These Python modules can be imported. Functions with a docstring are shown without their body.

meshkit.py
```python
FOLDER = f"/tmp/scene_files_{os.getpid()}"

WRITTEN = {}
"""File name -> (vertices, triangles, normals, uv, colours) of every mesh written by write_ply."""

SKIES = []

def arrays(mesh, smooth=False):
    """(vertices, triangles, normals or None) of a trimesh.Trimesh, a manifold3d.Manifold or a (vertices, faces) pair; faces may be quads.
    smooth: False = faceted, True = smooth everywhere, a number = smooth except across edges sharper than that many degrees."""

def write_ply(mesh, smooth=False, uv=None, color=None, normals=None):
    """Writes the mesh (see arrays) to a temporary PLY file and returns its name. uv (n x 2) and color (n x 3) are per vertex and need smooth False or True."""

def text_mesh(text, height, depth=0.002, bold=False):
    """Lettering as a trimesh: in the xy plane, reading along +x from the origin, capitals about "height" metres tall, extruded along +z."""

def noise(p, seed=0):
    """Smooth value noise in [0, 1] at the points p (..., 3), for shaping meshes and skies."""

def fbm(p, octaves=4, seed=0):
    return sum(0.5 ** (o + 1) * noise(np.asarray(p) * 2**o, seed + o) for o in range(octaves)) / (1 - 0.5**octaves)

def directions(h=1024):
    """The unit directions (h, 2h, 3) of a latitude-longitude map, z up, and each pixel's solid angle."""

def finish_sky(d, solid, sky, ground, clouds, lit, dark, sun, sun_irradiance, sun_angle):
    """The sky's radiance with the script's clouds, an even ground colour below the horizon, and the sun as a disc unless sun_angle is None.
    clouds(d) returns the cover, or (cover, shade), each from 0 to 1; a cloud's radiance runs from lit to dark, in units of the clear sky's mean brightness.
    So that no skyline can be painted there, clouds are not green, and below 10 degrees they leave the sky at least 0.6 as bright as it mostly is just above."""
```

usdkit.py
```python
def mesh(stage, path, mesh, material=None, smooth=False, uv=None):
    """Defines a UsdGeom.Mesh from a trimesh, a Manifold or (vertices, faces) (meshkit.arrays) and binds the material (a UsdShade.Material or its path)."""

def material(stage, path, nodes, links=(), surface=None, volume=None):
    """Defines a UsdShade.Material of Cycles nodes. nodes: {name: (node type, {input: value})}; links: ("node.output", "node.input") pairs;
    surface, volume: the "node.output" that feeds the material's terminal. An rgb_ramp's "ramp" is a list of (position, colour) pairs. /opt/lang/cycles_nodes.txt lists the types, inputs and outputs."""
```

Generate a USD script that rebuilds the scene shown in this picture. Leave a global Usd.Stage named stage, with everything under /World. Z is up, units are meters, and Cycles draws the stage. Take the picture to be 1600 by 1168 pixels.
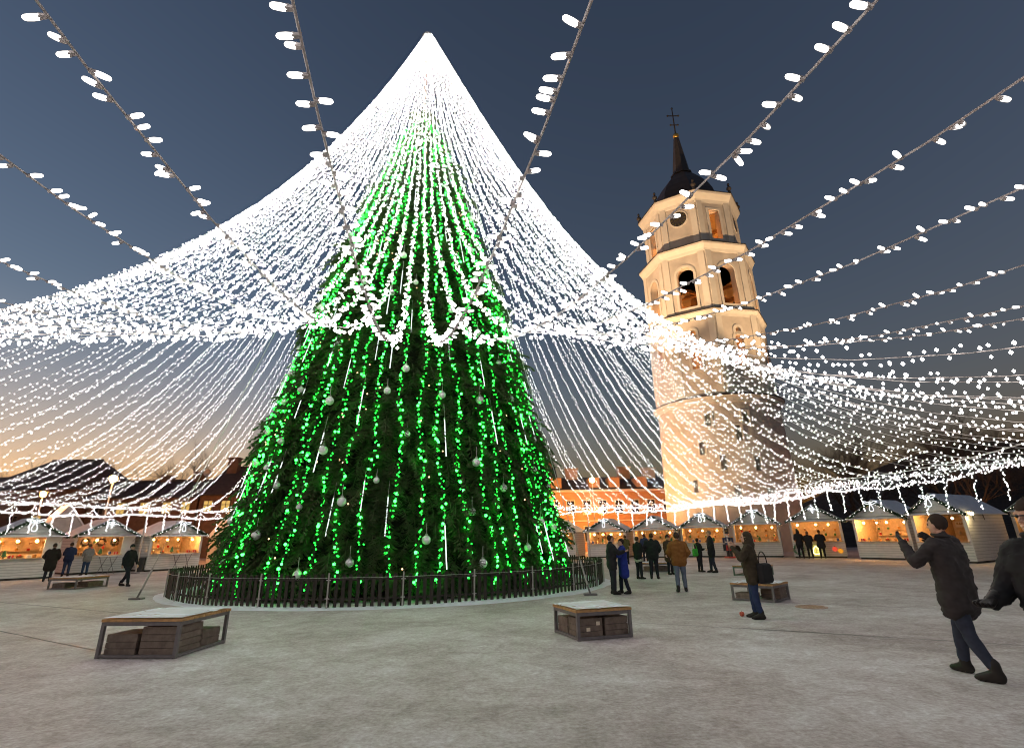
import math, random
import numpy as np
import trimesh
import usdkit, meshkit
from manifold3d import Manifold, CrossSection
from pxr import Usd, UsdGeom, UsdLux, UsdShade, Gf, Sdf

rng = np.random.default_rng(7)
random.seed(7)
stage = Usd.Stage.CreateInMemory()
UsdGeom.SetStageUpAxis(stage, UsdGeom.Tokens.z)
UsdGeom.SetStageMetersPerUnit(stage, 1.0)
UsdGeom.Xform.Define(stage, '/World')
UsdGeom.Scope.Define(stage, '/World/Looks')

# ------------------------------------------------------------------ camera
EXPOSURE = 2.3
cam = UsdGeom.Camera.Define(stage, '/World/camera')
cam.CreateHorizontalApertureAttr(36.0)
cam.CreateFocalLengthAttr(18.79)
cam.CreateVerticalApertureOffsetAttr(-1.125)
cam.CreateFStopAttr(0.0)
cam.CreateExposureAttr(EXPOSURE)
_p, _r = math.radians(20.0), math.radians(1.0)
_f = np.array([0, math.cos(_p), math.sin(_p)])
_r0 = np.array([1.0, 0, 0]); _u0 = np.cross(_r0, _f)
_R = math.cos(_r) * _r0 - math.sin(_r) * _u0
_U = math.sin(_r) * _r0 + math.cos(_r) * _u0
cam.AddTransformOp().Set(Gf.Matrix4d(*[float(v) for v in (*_R, 0, *_U, 0, *(-_f), 0, 0, 0, 1.75, 1)]))

# ------------------------------------------------------------------ sky: just after sunset, afterglow low on the left
SUN_EL, SUN_ROT, SKY_STRENGTH = math.radians(-1.5), math.radians(-70), 0.12
dome = UsdLux.DomeLight.Define(stage, '/World/sky')
dome.GetPrim().SetCustomDataByKey('kind', 'structure')
sky_m = usdkit.material(stage, '/World/Looks/sky', {
    "s": ("sky_texture", dict(sky_type="single_scattering", sun_disc=False, sun_elevation=SUN_EL, sun_rotation=SUN_ROT,
                              air_density=1.0, aerosol_density=0.8, ozone_density=1.45)),
    "tc": ("texture_coordinate", {}),
    "sep": ("separate_xyz", {}),
    "low": ("map_range", {"range_type": "smoothstep", "from_min": 0.38, "from_max": 0.0, "to_min": 0.0, "to_max": 1.0, "clamp": True}),
    "dot": ("vector_math", {"math_type": "dot_product", "vector2": (math.sin(SUN_ROT), math.cos(SUN_ROT), 0)}),
    "side": ("map_range", {"range_type": "smoothstep", "from_min": 0.05, "from_max": 0.85, "to_min": 0.05, "to_max": 1.0, "clamp": True}),
    "f": ("math", {"math_type": "multiply"}),
    "tint": ("mix_color", {"blend_type": "mix", "a": (0.94, 1.0, 1.03), "b": (2.45, 1.68, 1.40), "use_clamp": False}),
    "mul": ("mix_color", {"blend_type": "multiply", "fac": 1.0, "use_clamp": False}),
    "b": ("background_shader", {"strength": SKY_STRENGTH})},
    [("tc.generated", "sep.vector"), ("sep.z", "low.value"), ("tc.generated", "dot.vector1"), ("dot.value", "side.value"),
     ("low.result", "f.value1"), ("side.result", "f.value2"), ("f.value", "tint.fac"),
     ("s.color", "mul.a"), ("tint.result", "mul.b"), ("mul.result", "b.color")], surface="b.background")
UsdShade.MaterialBindingAPI.Apply(dome.GetPrim()).Bind(sky_m)

# ------------------------------------------------------------------ helpers
USED = {}
def numbered(path):
    n = USED.get(path, 0); USED[path] = n + 1
    return path if n == 0 else f"{path}_{n:03d}"

def P(o):
    return str(o.GetPath()) if hasattr(o, 'GetPath') else str(o)

def obj(name, mesh, mat, parent=None, smooth=False, kind=None, label=None):
    path = numbered((P(parent) if parent is not None else '/World') + '/' + name)
    m = usdkit.mesh(stage, path, mesh, mat, smooth)
    m.CreateDoubleSidedAttr(True)
    pr = m.GetPrim()
    if kind: pr.SetCustomDataByKey('kind', kind)
    if label: pr.SetCustomDataByKey('label', label)
    return pr

def tag(o, label, cat, group=None, kind=None):
    o.SetCustomDataByKey('label', label); o.SetCustomDataByKey('category', cat)
    if group: o.SetCustomDataByKey('group', group)
    if kind: o.SetCustomDataByKey('kind', kind)
    return o

def place(o, loc, rz=0.0, s=1.0):
    x = UsdGeom.Xformable(o)
    x.ClearXformOpOrder()
    x.AddTranslateOp().Set(Gf.Vec3d(*[float(v) for v in loc]))
    if rz: x.AddRotateZOp().Set(float(rz))
    if s != 1.0:
        s = (s, s, s) if np.ndim(s) == 0 else s
        x.AddScaleOp().Set(Gf.Vec3f(*[float(v) for v in s]))

def thing(name, label, cat, loc=(0, 0, 0), rz=0.0, group=None, s=1.0):
    x = UsdGeom.Xform.Define(stage, numbered('/World/' + name)).GetPrim()
    place(x, loc, rz, s)
    return tag(x, label, cat, group)

def dup(first, loc, rz=0.0, label=None, group=None, s=1.0):
    was = first.GetCustomData()
    base = first.GetName()
    if base[-4:-3] == '_' and base[-3:].isdigit(): base = base[:-4]
    x = UsdGeom.Xform.Define(stage, numbered('/World/' + base)).GetPrim()
    x.GetReferences().AddInternalReference(first.GetPath())
    x.SetInstanceable(True)
    place(x, loc, rz, s)
    return tag(x, label or was['label'], was['category'], group or was.get('group'))

class MB:
    def __init__(self): self.v, self.f, self.n = [], [], 0
    def add(self, v, f):
        v = np.asarray(v, float); f = np.asarray(f, int)
        if f.shape[1] == 4: f = np.vstack([f[:, [0, 1, 2]], f[:, [0, 2, 3]]])
        self.v.append(v); self.f.append(f + self.n); self.n += len(v); return self
    def mesh(self): return np.vstack(self.v), np.vstack(self.f)
    def box(self, c, s, rz=0.0, bev=0.0): return self.add(*box(c, s, rz))
    def bar(self, a, b, r, r2=None, n=6): return self.add(*bar(a, b, r, r2, n))
    def tube(self, p, r, n=4): return self.add(*tube(p, r, n))

BOXF = np.array([[0, 3, 2, 1], [4, 5, 6, 7], [0, 1, 5, 4], [1, 2, 6, 5], [2, 3, 7, 6], [3, 0, 4, 7]])
def box(c, s, rz=0.0):
    x, y, z = np.array(s) / 2
    v = np.array([[-x, -y, -z], [x, -y, -z], [x, y, -z], [-x, y, -z], [-x, -y, z], [x, -y, z], [x, y, z], [-x, y, z]])
    if rz:
        cs, sn = math.cos(rz), math.sin(rz)
        v = np.column_stack([v[:, 0] * cs - v[:, 1] * sn, v[:, 0] * sn + v[:, 1] * cs, v[:, 2]])
    return v + np.array(c), BOXF

def tube(p, r, n=4, cap=True):
    p = np.asarray(p, float); r = np.broadcast_to(r, (len(p),))
    t = np.gradient(p, axis=0); t /= np.linalg.norm(t, axis=1, keepdims=True) + 1e-12
    ref = np.where(np.abs(t[:, 2:]) < 0.93, [0, 0, 1.0], [1.0, 0, 0])
    a = np.cross(t, ref); a /= np.linalg.norm(a, axis=1, keepdims=True) + 1e-12
    b = np.cross(t, a); an = np.arange(n) * 2 * np.pi / n
    v = (p[:, None] + r[:, None, None] * (np.cos(an)[None, :, None] * a[:, None] + np.sin(an)[None, :, None] * b[:, None])).reshape(-1, 3)
    i, j = np.meshgrid(np.arange(len(p) - 1), np.arange(n), indexing='ij')
    q = np.stack([i * n + j, i * n + (j + 1) % n, (i + 1) * n + (j + 1) % n, (i + 1) * n + j], -1).reshape(-1, 4)
    f = np.vstack([q[:, [0, 1, 2]], q[:, [0, 2, 3]]])
    if cap:
        k = (len(p) - 1) * n
        f = np.vstack([f] + [[[0, j + 1, j]] for j in range(1, n - 1)] + [[[k, k + j, k + j + 1]] for j in range(1, n - 1)])
    return v, f

def bar(a, b, r, r2=None, n=6): return tube(np.array([a, b], float), np.array([r, r if r2 is None else r2]), n)

def octas(pts, r, stretch=1.0):
    pts = np.asarray(pts, float); r = np.broadcast_to(r, (len(pts),))[:, None, None]
    d = np.array([[1, 0, 0], [0, 1, 0], [-1, 0, 0], [0, -1, 0], [0, 0, stretch], [0, 0, -stretch]], float)
    v = (pts[:, None] + d[None] * r).reshape(-1, 3)
    f0 = np.array([[0, 1, 4], [1, 2, 4], [2, 3, 4], [3, 0, 4], [1, 0, 5], [2, 1, 5], [3, 2, 5], [0, 3, 5]])
    f = (f0[None] + (np.arange(len(pts)) * 6)[:, None, None]).reshape(-1, 3)
    return v, f

_ICO = trimesh.creation.icosphere(1, 1.0)
def icos(pts, r):
    pts = np.asarray(pts, float); r = np.broadcast_to(r, (len(pts),))[:, None, None]
    v = (pts[:, None] + _ICO.vertices[None] * r).reshape(-1, 3)
    f = (_ICO.faces[None] + (np.arange(len(pts)) * len(_ICO.vertices))[:, None, None]).reshape(-1, 3)
    return v, f

def lathe(profile, n=16, c=(0, 0, 0)):
    pr = np.asarray(profile, float); a = np.arange(n) * 2 * np.pi / n
    v = np.stack([pr[:, None, 0] * np.cos(a), pr[:, None, 0] * np.sin(a), np.broadcast_to(pr[:, None, 1], (len(pr), n))], -1).reshape(-1, 3) + np.array(c)
    i, j = np.meshgrid(np.arange(len(pr) - 1), np.arange(n), indexing='ij')
    q = np.stack([i * n + j, i * n + (j + 1) % n, (i + 1) * n + (j + 1) % n, (i + 1) * n + j], -1).reshape(-1, 4)
    return v, np.vstack([q[:, [0, 1, 2]], q[:, [0, 2, 3]]])

def prism(poly, y0, y1):
    """polygon in x,z extruded along y (convex)"""
    n = len(poly); p = np.asarray(poly, float)
    v = np.vstack([np.column_stack([p[:, 0], np.full(n, y0), p[:, 1]]), np.column_stack([p[:, 0], np.full(n, y1), p[:, 1]])])
    f = [[0, i, i + 1] for i in range(1, n - 1)] + [[n, n + i + 1, n + i] for i in range(1, n - 1)]
    for i in range(n):
        j = (i + 1) % n; f += [[i, i + n, j + n], [i, j + n, j]]
    return v, np.array(f)

# ------------------------------------------------------------------ materials
MATS = {}
def mat(name, col, rough=0.7, var=0.25, scale=6.0, bump=0.15, metal=0.0, spec=0.4, detail=4.0, bscale=None, dist=0.02):
    if name in MATS: return MATS[name]
    c = np.array(col, float)
    nodes = {"g": ("geometry", {}),
             "n": ("noise_texture", {"scale": scale, "detail": detail, "roughness": 0.6}),
             "r": ("rgb_ramp", {"ramp": [(0.25, tuple(c * (1 - var))), (0.75, tuple(np.minimum(c * (1 + var), 0.95)))]}),
             "n2": ("noise_texture", {"scale": bscale or scale * 5, "detail": 3.0}),
             "bp": ("bump", {"strength": bump, "distance": dist}),
             "p": ("principled_bsdf", {"roughness": rough, "metallic": metal, "specular_ior_level": spec})}
    m = usdkit.material(stage, '/World/Looks/' + name, nodes,
                        [("g.position", "n.vector"), ("g.position", "n2.vector"), ("n.fac", "r.fac"), ("r.color", "p.base_color"),
                         ("n2.fac", "bp.height"), ("bp.normal", "p.normal")], surface="p.BSDF")
    MATS[name] = m; return m

def glow(name, col, strength):
    if name in MATS: return MATS[name]
    m = usdkit.material(stage, '/World/Looks/' + name, {"e": ("emission", {"color": col, "strength": strength})}, surface="e.emission")
    MATS[name] = m; return m

wood = mat('dark_wood', (0.13, 0.095, 0.07), 0.75, 0.35, 9, 0.3)
crate_wood = mat('crate_wood', (0.16, 0.12, 0.095), 0.75, 0.35, 9, 0.3)
slat_wood = mat('bench_slat_wood', (0.42, 0.23, 0.09), 0.6, 0.3, 12, 0.2)
steel = mat('painted_steel', (0.14, 0.125, 0.125), 0.5, 0.2, 14, 0.08)
galv = mat('galvanised_steel', (0.42, 0.40, 0.37), 0.45, 0.2, 20, 0.05, metal=0.5)
wire_m = mat('cable_rubber', (0.5, 0.45, 0.43), 0.6, 0.1, 5, 0.0)
snow = mat('packed_snow', (0.72, 0.74, 0.78), 0.7, 0.12, 3.0, 0.5, bscale=14, dist=0.03)
white_board = mat('white_painted_boards', (0.62, 0.60, 0.57), 0.55, 0.08, 5, 0.1)
white_roof = mat('white_painted_roof', (0.78, 0.79, 0.81), 0.5, 0.10, 1.6, 0.15)
inner_wood = mat('pale_pine_boards', (0.60, 0.42, 0.24), 0.6, 0.2, 7, 0.1)
stucco = mat('pale_stucco', (0.60, 0.52, 0.43), 0.85, 0.22, 0.55, 0.3, bscale=7, detail=9)
stucco2 = mat('white_stucco_trim', (0.66, 0.60, 0.51), 0.8, 0.08, 1.2, 0.1)
dark_metal = mat('dark_roof_metal', (0.05, 0.042, 0.036), 0.45, 0.3, 2.5, 0.1)
gold = mat('gilded_metal', (0.8, 0.48, 0.12), 0.3, 0.1, 6, 0.02, metal=1.0)
black_hole = mat('dark_interior', (0.03, 0.025, 0.02), 0.9, 0.2, 3, 0.0)
plinth_m = mat('dark_plinth', (0.05, 0.045, 0.04), 0.8, 0.2, 5, 0.1)

white_glow = glow('white_bulb_light', (1.0, 0.94, 0.90), 3.4)
led = usdkit.material(stage, '/World/Looks/soft_glow_bulb', {  # emission dims toward the rim to imitate a soft glow
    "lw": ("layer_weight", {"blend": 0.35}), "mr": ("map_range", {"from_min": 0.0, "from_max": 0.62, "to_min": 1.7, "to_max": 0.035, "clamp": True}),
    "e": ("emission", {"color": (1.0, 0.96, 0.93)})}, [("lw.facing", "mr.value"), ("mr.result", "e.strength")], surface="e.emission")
cold_glow = glow('cold_tube_light', (0.9, 0.95, 1.0), 0.45)
green_glow = glow('green_bulb_light', (0.01, 1.0, 0.03), 2.0)
green_bright = glow('bright_green_bulb_light', (0.02, 1.0, 0.04), 4.0)
warm_dot = glow('amber_dot_light', (1.0, 0.55, 0.28), 0.8)
tube_glow = glow('meteor_tube_light', (0.85, 0.95, 0.92), 0.3)
stall_glow = glow('stall_lamp_light', (1.0, 0.58, 0.22), 85.0)
sodium = glow('sodium_lamp_light', (1.0, 0.36, 0.07), 220.0)
yellow_lamp = glow('yellow_lamp_light', (1.0, 0.70, 0.22), 70.0)
belfry_glow = glow('belfry_lamp_light', (1.0, 0.34, 0.06), 22.0)
window_glow = glow('lit_window', (1.0, 0.62, 0.18), 0.16)

# ------------------------------------------------------------------ ground
gm = usdkit.material(stage, '/World/Looks/icy_square', {
    "g": ("geometry", {}),
    "big": ("noise_texture", {"scale": 0.35, "detail": 6.0, "roughness": 0.65, "distortion": 0.5}),
    "mid": ("noise_texture", {"scale": 2.6, "detail": 8.0, "roughness": 0.78, "distortion": 0.8}),
    "fine": ("noise_texture", {"scale": 17.0, "detail": 6.0, "roughness": 0.75}),
    "fm": ("math", {"math_type": "multiply", "value2": 0.34}),
    "mx": ("math", {"math_type": "multiply_add", "value2": 0.36}),
    "mx2": ("math", {"math_type": "multiply_add", "value2": 0.6}),
    "mul": ("math", {"math_type": "multiply_add", "value2": 0.34}),
    "r": ("rgb_ramp", {"ramp": [(0.42, (0.27, 0.228, 0.210)), (0.50, (0.43, 0.372, 0.348)), (0.57, (0.57, 0.53, 0.513)), (0.64, (0.74, 0.725, 0.72)), (0.9, (0.77, 0.765, 0.775))]}),
    "rr": ("map_range", {"from_min": 0.35, "from_max": 0.7, "to_min": 0.62, "to_max": 0.85, "clamp": True}),
    "bp": ("bump", {"strength": 0.6, "distance": 0.03}),
    "p": ("principled_bsdf", {"specular_ior_level": 0.25})},
    [("g.position", "big.vector"), ("g.position", "mid.vector"), ("g.position", "fine.vector"),
     ("fine.fac", "fm.value1"), ("fm.value", "mul.value3"), ("big.fac", "mul.value1"), ("mid.fac", "mx.value1"), ("mul.value", "mx.value3"), ("fine.fac", "mx2.value1"),
     ("mx.value", "r.fac"), ("r.color", "p.base_color"), ("mid.fac", "rr.value"), ("rr.result", "p.roughness"),
     ("mid.fac", "mx2.value3"), ("mx2.value", "bp.height"), ("bp.normal", "p.normal")], surface="p.BSDF")
def grid(xs, ys, zf):
    X, Y = np.meshgrid(xs, ys); Z = zf(X, Y)
    n, m = X.shape
    i, j = np.meshgrid(np.arange(n - 1), np.arange(m - 1), indexing='ij')
    q = np.stack([i * m + j, i * m + j + 1, (i + 1) * m + j + 1, (i + 1) * m + j], -1).reshape(-1, 4)
    return np.column_stack([X.ravel(), Y.ravel(), Z.ravel()]), q
gx = np.concatenate([[-700, -300, -120], np.linspace(-60, 60, 25), [120, 300, 700]])
gy = np.concatenate([[-300, -80], np.linspace(-20, 80, 21), [140, 300, 900]])
obj('ground', grid(gx, gy, lambda X, Y: X * 0), gm, kind='structure')
joint_m = mat('wet_joint', (0.06, 0.055, 0.05), 0.5, 0.4, 8, 0.1)
for (a, b, w) in (((6.7, 15.8), (12.4, 12.4), .05), ((4.4, 11.7), (8.6, 9.3), .05), ((4.9, 21.9), (11.5, 23.0), .05), ((-12.5, 13.8), (-7.4, 10.6), .05), ((2.6, 12.6), (5.6, 11.1), .035), ((-18, 19.9), (-10.6, 15.9), .06)):
    a, b = np.array(a), np.array(b); d = (b - a); L = np.linalg.norm(d); n = np.array([-d[1], d[0]]) / L
    t = np.linspace(0, 1, 24); wob = 0.05 * (meshkit.noise(np.column_stack([t * 9, t * 0 + a[0], t * 0])) - .5)
    c = a + d * t[:, None] + n * wob[:, None]
    wd = w * (0.4 + meshkit.noise(np.column_stack([t * 14, t * 0 + a[1], t * 0])))[:, None] / 2
    v = np.vstack([np.column_stack([c - n * wd, np.full(24, .004)]), np.column_stack([c + n * wd, np.full(24, .004)])])
    k = np.arange(23)
    obj('paving_joint', (v, np.stack([k, k + 1, k + 25, k + 24], 1)), joint_m, kind='structure')

def snow_patch(c, r, seed, h=0.03, asp=1.0, rot=0.0):
    nr, na = 6, 26; a = np.arange(na) * 2 * np.pi / na
    edge = 0.55 + 0.9 * meshkit.fbm(np.column_stack([np.cos(a) * 1.7 + seed * 9, np.sin(a) * 1.7, a * 0]), 3, seed)
    rows = []
    for i in range(nr + 1):
        q = i / nr
        x, y = np.cos(a) * edge * r * q * asp, np.sin(a) * edge * r * q
        z = h * (1 - q ** 2) * (0.5 + meshkit.noise(np.column_stack([x * 4 + seed, y * 4, x * 0]))) + 0.004
        X, Y = x * math.cos(rot) - y * math.sin(rot), x * math.sin(rot) + y * math.cos(rot)
        rows.append(np.column_stack([X + c[0], Y + c[1], np.where(q == 1, 0.003, z)]))
    v = np.vstack(rows); i, j = np.meshgrid(np.arange(nr), np.arange(na), indexing='ij')
    return v, np.stack([i * na + j, i * na + (j + 1) % na, (i + 1) * na + (j + 1) % na, (i + 1) * na + j], -1).reshape(-1, 4)
dc = thing('drain_cover', 'small round drain cover coloured as if lit orange, set in the icy paving right of the benches', 'drain cover', (7.26, 14.64, 0))
orange_brown = mat('orange_lit_iron', (0.34, 0.19, 0.12), 0.45, 0.4, 14, 0.2)  # orange light on the disc is put into this iron colour
obj('rim', lathe([(.30, .004), (.30, .016), (.36, .014), (.37, .003)], 24), orange_brown, dc)
mb = MB()
for k in range(-3, 4):
    h = math.sqrt(.3 ** 2 - (k * .08) ** 2); mb.box((k * .08, 0, .006), (.045, 2 * h, .008))
obj('grate', mb.mesh(), orange_brown, dc)

# ------------------------------------------------------------------ hill and trees behind on the right
hill_m = mat('dark_wooded_slope', (0.035, 0.03, 0.024), 0.95, 0.5, 0.5, 0.8, bscale=2.0, dist=0.4)
def hz(X, Y):
    h = 17 * np.exp(-(((X - 84) / 34) ** 2 + ((Y - 98) / 26) ** 2)) - 0.6
    return h + 1.0 * (meshkit.fbm(np.stack([X * .2, Y * .2, X * 0], -1), 3) - .5) * (h > 0)
obj('hill', grid(np.linspace(28, 160, 50), np.linspace(48, 150, 40), hz), hill_m, smooth=True, kind='structure')

bark = mat('dark_bark', (0.06, 0.045, 0.035), 0.9, 0.3, 5, 0.3)
def bare_tree(h, seed, spread=0.75, depth=5, nchild=3, base=0.02):
    r = np.random.default_rng(seed); tr, tw = MB(), MB()
    def grow(p, d, L, rad, k):
        pts = [p]; q = p.copy(); dd = d.copy()
        for _ in range(4):
            dd = dd + r.normal(0, .13, 3) + np.array([0, 0, .05]); dd /= np.linalg.norm(dd)
            q = q + dd * L / 4; pts.append(q.copy())
        (tr if k <= 1 else tw).add(*tube(pts, np.linspace(rad, rad * .62, 5), 5 if k <= 1 else 3, cap=False))
        if k >= depth: return
        n = nchild + (k > 0) + (k == 0) * 2
        for c in range(n):
            i = r.integers(2, 5); az = r.uniform(0, 2 * np.pi)
            side = np.array([math.cos(az), math.sin(az), r.uniform(-.1, .5)])
            nd = dd * r.uniform(.5, .9) + side * spread * r.uniform(.6, 1.2); nd /= np.linalg.norm(nd)
            grow(pts[i], nd, L * r.uniform(.58, .8), rad * .5, k + 1)
    grow(np.zeros(3), np.array([0, 0, 1.0]), h * .36, h * base, 0)
    return tr.mesh(), tw.mesh()
def tree(loc, h, seed, label, group=None, **kw):
    t = thing('bare_tree', label, 'tree', loc, rng.uniform(0, 360), group)
    a, b = bare_tree(h, seed, **kw)
    obj('trunk', a, bark, t); obj('crown', b, bark, t, kind='stuff')
    return t
tree((-47, 80, 0), 18, 3, 'wide bare tree against the glow, behind the long roof beside the tall street lamp')
tree((-72, 82, 0), 15, 4, 'bare tree behind the low left roof, next to the tall dark hip roof', depth=4)
tree((-60, 84, 0), 16.5, 5, 'bare tree whose twigs just show over the tall dark hip roof', depth=4)
protos = [tree((38, 62, 0), 14, 11, 'bare tree just right of the bell tower foot', nchild=3), tree((46, 58, 0), 15, 12, 'tall dark bare tree above the stall with the three customers', nchild=3)]
RT = 'dark bare trees behind the stalls on the right'
for i, (x, y, s) in enumerate([(52, 66, 1.0), (57, 55, 1.05), (44, 72, 1.0), (64, 62, 1.15), (50, 50, .9), (60, 46, 1.0), (70, 52, 1.1), (40, 50, .75), (66, 74, 1.2), (55, 40, .85), (36, 74, .9), (72, 42, 1.1)]):
    dup(protos[i % 2], (x, y, -.1), (i * 83) % 360, 'dark bare tree in the row behind the right-hand stalls', RT, s)

# ------------------------------------------------------------------ buildings
roof_tile = mat('dark_roof_tiles', (0.07, 0.05, 0.042), 0.8, 0.3, 3, 0.4, bscale=8)
brick_wall = mat('dark_brown_wall', (0.14, 0.085, 0.06), 0.85, 0.25, 2, 0.2)
frame_m = mat('dark_window_frame', (0.10, 0.07, 0.05), 0.6, 0.1, 5, 0)
cream_frame = mat('pale_window_frame', (0.5, 0.42, 0.33), 0.6, 0.1, 5, 0)
glass_dark = mat('dark_window_glass', (0.03, 0.03, 0.035), 0.15, 0.2, 2, 0.0, spec=0.6)
def window(parent, c, w, h, lit=False, fm=frame_m, ny=-1):
    mb = MB(); x, y, z = c
    for sx in (-1, 1): mb.box((x + sx * (w / 2 + .05), y - .04, z), (.1, .14, h + .2))
    for sz in (-1, 1): mb.box((x, y - .04, z + sz * (h / 2 + .05)), (w, .14, .1))
    mb.box((x, y - .02, z), (.07, .07, h)); mb.box((x, y - .021, z + h * .15), (w, .07, .07))
    fr = obj('window', mb.mesh(), fm, parent)
    obj('pane', box((x, y - .01, z), (w, .03, h)), window_glow if lit else glass_dark, fr)
def gable_house(label, x0, x1, y0, y1, eave, ridge, hip=0.0, wm=brick_wall, rm=roof_tile, chim=()):
    t = thing('old_house', label, 'building')
    obj('wall', box(((x0 + x1) / 2, (y0 + y1) / 2, eave / 2), (x1 - x0, y1 - y0, eave)), wm, t)
    ym = (y0 + y1) / 2; o = .5
    v = np.array([[x0 - o, y0 - o, eave], [x1 + o, y0 - o, eave], [x1 + o, y1 + o, eave], [x0 - o, y1 + o, eave], [x0 - o + hip, ym, ridge], [x1 + o - hip, ym, ridge]])
    f = np.array([[0, 1, 5], [0, 5, 4], [2, 3, 4], [2, 4, 5], [1, 2, 5], [3, 0, 4], [0, 3, 2], [0, 2, 1]])
    rf = obj('roof', (v, f), rm, t)
    mb = MB().bar((x0 - o + hip, ym, ridge + .05), (x1 + o - hip, ym, ridge + .05), .14)
    obj('ridge_cap', mb.mesh(), rm, rf)
    for (cx, cy, ct) in chim:
        obj('chimney', MB().box((cx, cy, ct - 1.2), (1.3, .9, 2.4)).box((cx, cy, ct + .08), (1.55, 1.15, .16)).mesh(), wm, rf)
    mb = MB()
    mb.bar((x0 - o, y0 - o - .07, eave), (x1 + o, y0 - o - .07, eave), .09)
    obj('gutter', mb.mesh(), dark_metal, rf)
    return t
h1 = gable_house('old house with tall dark hip roof rising above the other left roofs', -64, -52.2, 66, 78, 8.0, 12.2, 3.0)
h2 = gable_house('low dark house at the left edge beside the tall hip roof', -92, -64.8, 68, 80, 6.0, 10.3)
h3 = gable_house('long dark house with a row of lit yellow windows on the left', -51.5, -38.3, 67, 77, 6.9, 9.35, chim=((-41.3, 72, 10.3), (-45.5, 72, 9.9)))
h4 = gable_house('dark house with chimney and dish just left of the Christmas tree', -37.5, -22, 66, 78, 7.0, 10.9, chim=((-36.6, 71, 11.9),))
for k, x in enumerate((-50, -47.4, -44.6, -41.9, -39.6)): window(h3, (x, 67, 5.7), 1.0, 1.25, k > 0)
for k, x in enumerate((-36.4, -34.3, -31.8, -29.2, -26.6)): window(h4, (x, 66, 5.7), 1.0, 1.25, k < 2)
for k, x in enumerate((-62, -59.2, -56.4, -53.6)): window(h1, (x, 66, 4.2), 1.0, 1.5, k == 2)
for k, x in enumerate((-88, -83, -78, -73, -68)): window(h2, (x, 68, 4.2), 1.0, 1.5, k == 3)
t = thing('satellite_dish', 'round satellite dish on the dark roof beside the chimney', 'satellite dish', (-38.9, 69.2, 9.5), 20, s=.55)
v, f = lathe([(0, 0), (.3, .03), (.6, .14), (.85, .32), (.86, .34), (.6, .18), (.3, .07), (0, .04)], 20)
v = np.column_stack([v[:, 0], -v[:, 2], v[:, 1] + .9])
obj('dish', (v, f), galv, t, smooth=40); obj('arm', MB().bar((0, .05, -.8), (0, .05, .9), .05).bar((0, -.1, .6), (0, -.7, .9), .03).mesh(), galv, t)

# orange facade behind the right-hand stalls
facade = mat('ochre_stucco', (0.46, 0.23, 0.12), 0.85, 0.15, 1.2, 0.1)
o1 = thing('ochre_townhouse', 'long ochre building lit orange by street lamps between tree and bell tower', 'building')
fx0, fx1, fy, fe = 1.5, 19.2, 66.0, 6.6
obj('wall', box(((fx0 + fx1) / 2, fy + 5, fe / 2), (fx1 - fx0, 10, fe)), facade, o1)
obj('cornice', MB().box(((fx0 + fx1) / 2, fy - .12, fe + .12), (fx1 - fx0 + .4, .5, .24)).box(((fx0 + fx1) / 2, fy - .05, 3.35), (fx1 - fx0, .2, .16)).mesh(), cream_frame, o1)
v = np.array([[fx0 - .3, fy - .4, fe + .25], [fx1 + .3, fy - .4, fe + .25], [fx1 + .3, fy + 10.4, fe + .25], [fx0 - .3, fy + 10.4, fe + .25], [fx0 - .3, fy + 5, fe + 2.2], [fx1 + .3, fy + 5, fe + 2.2]])
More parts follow.
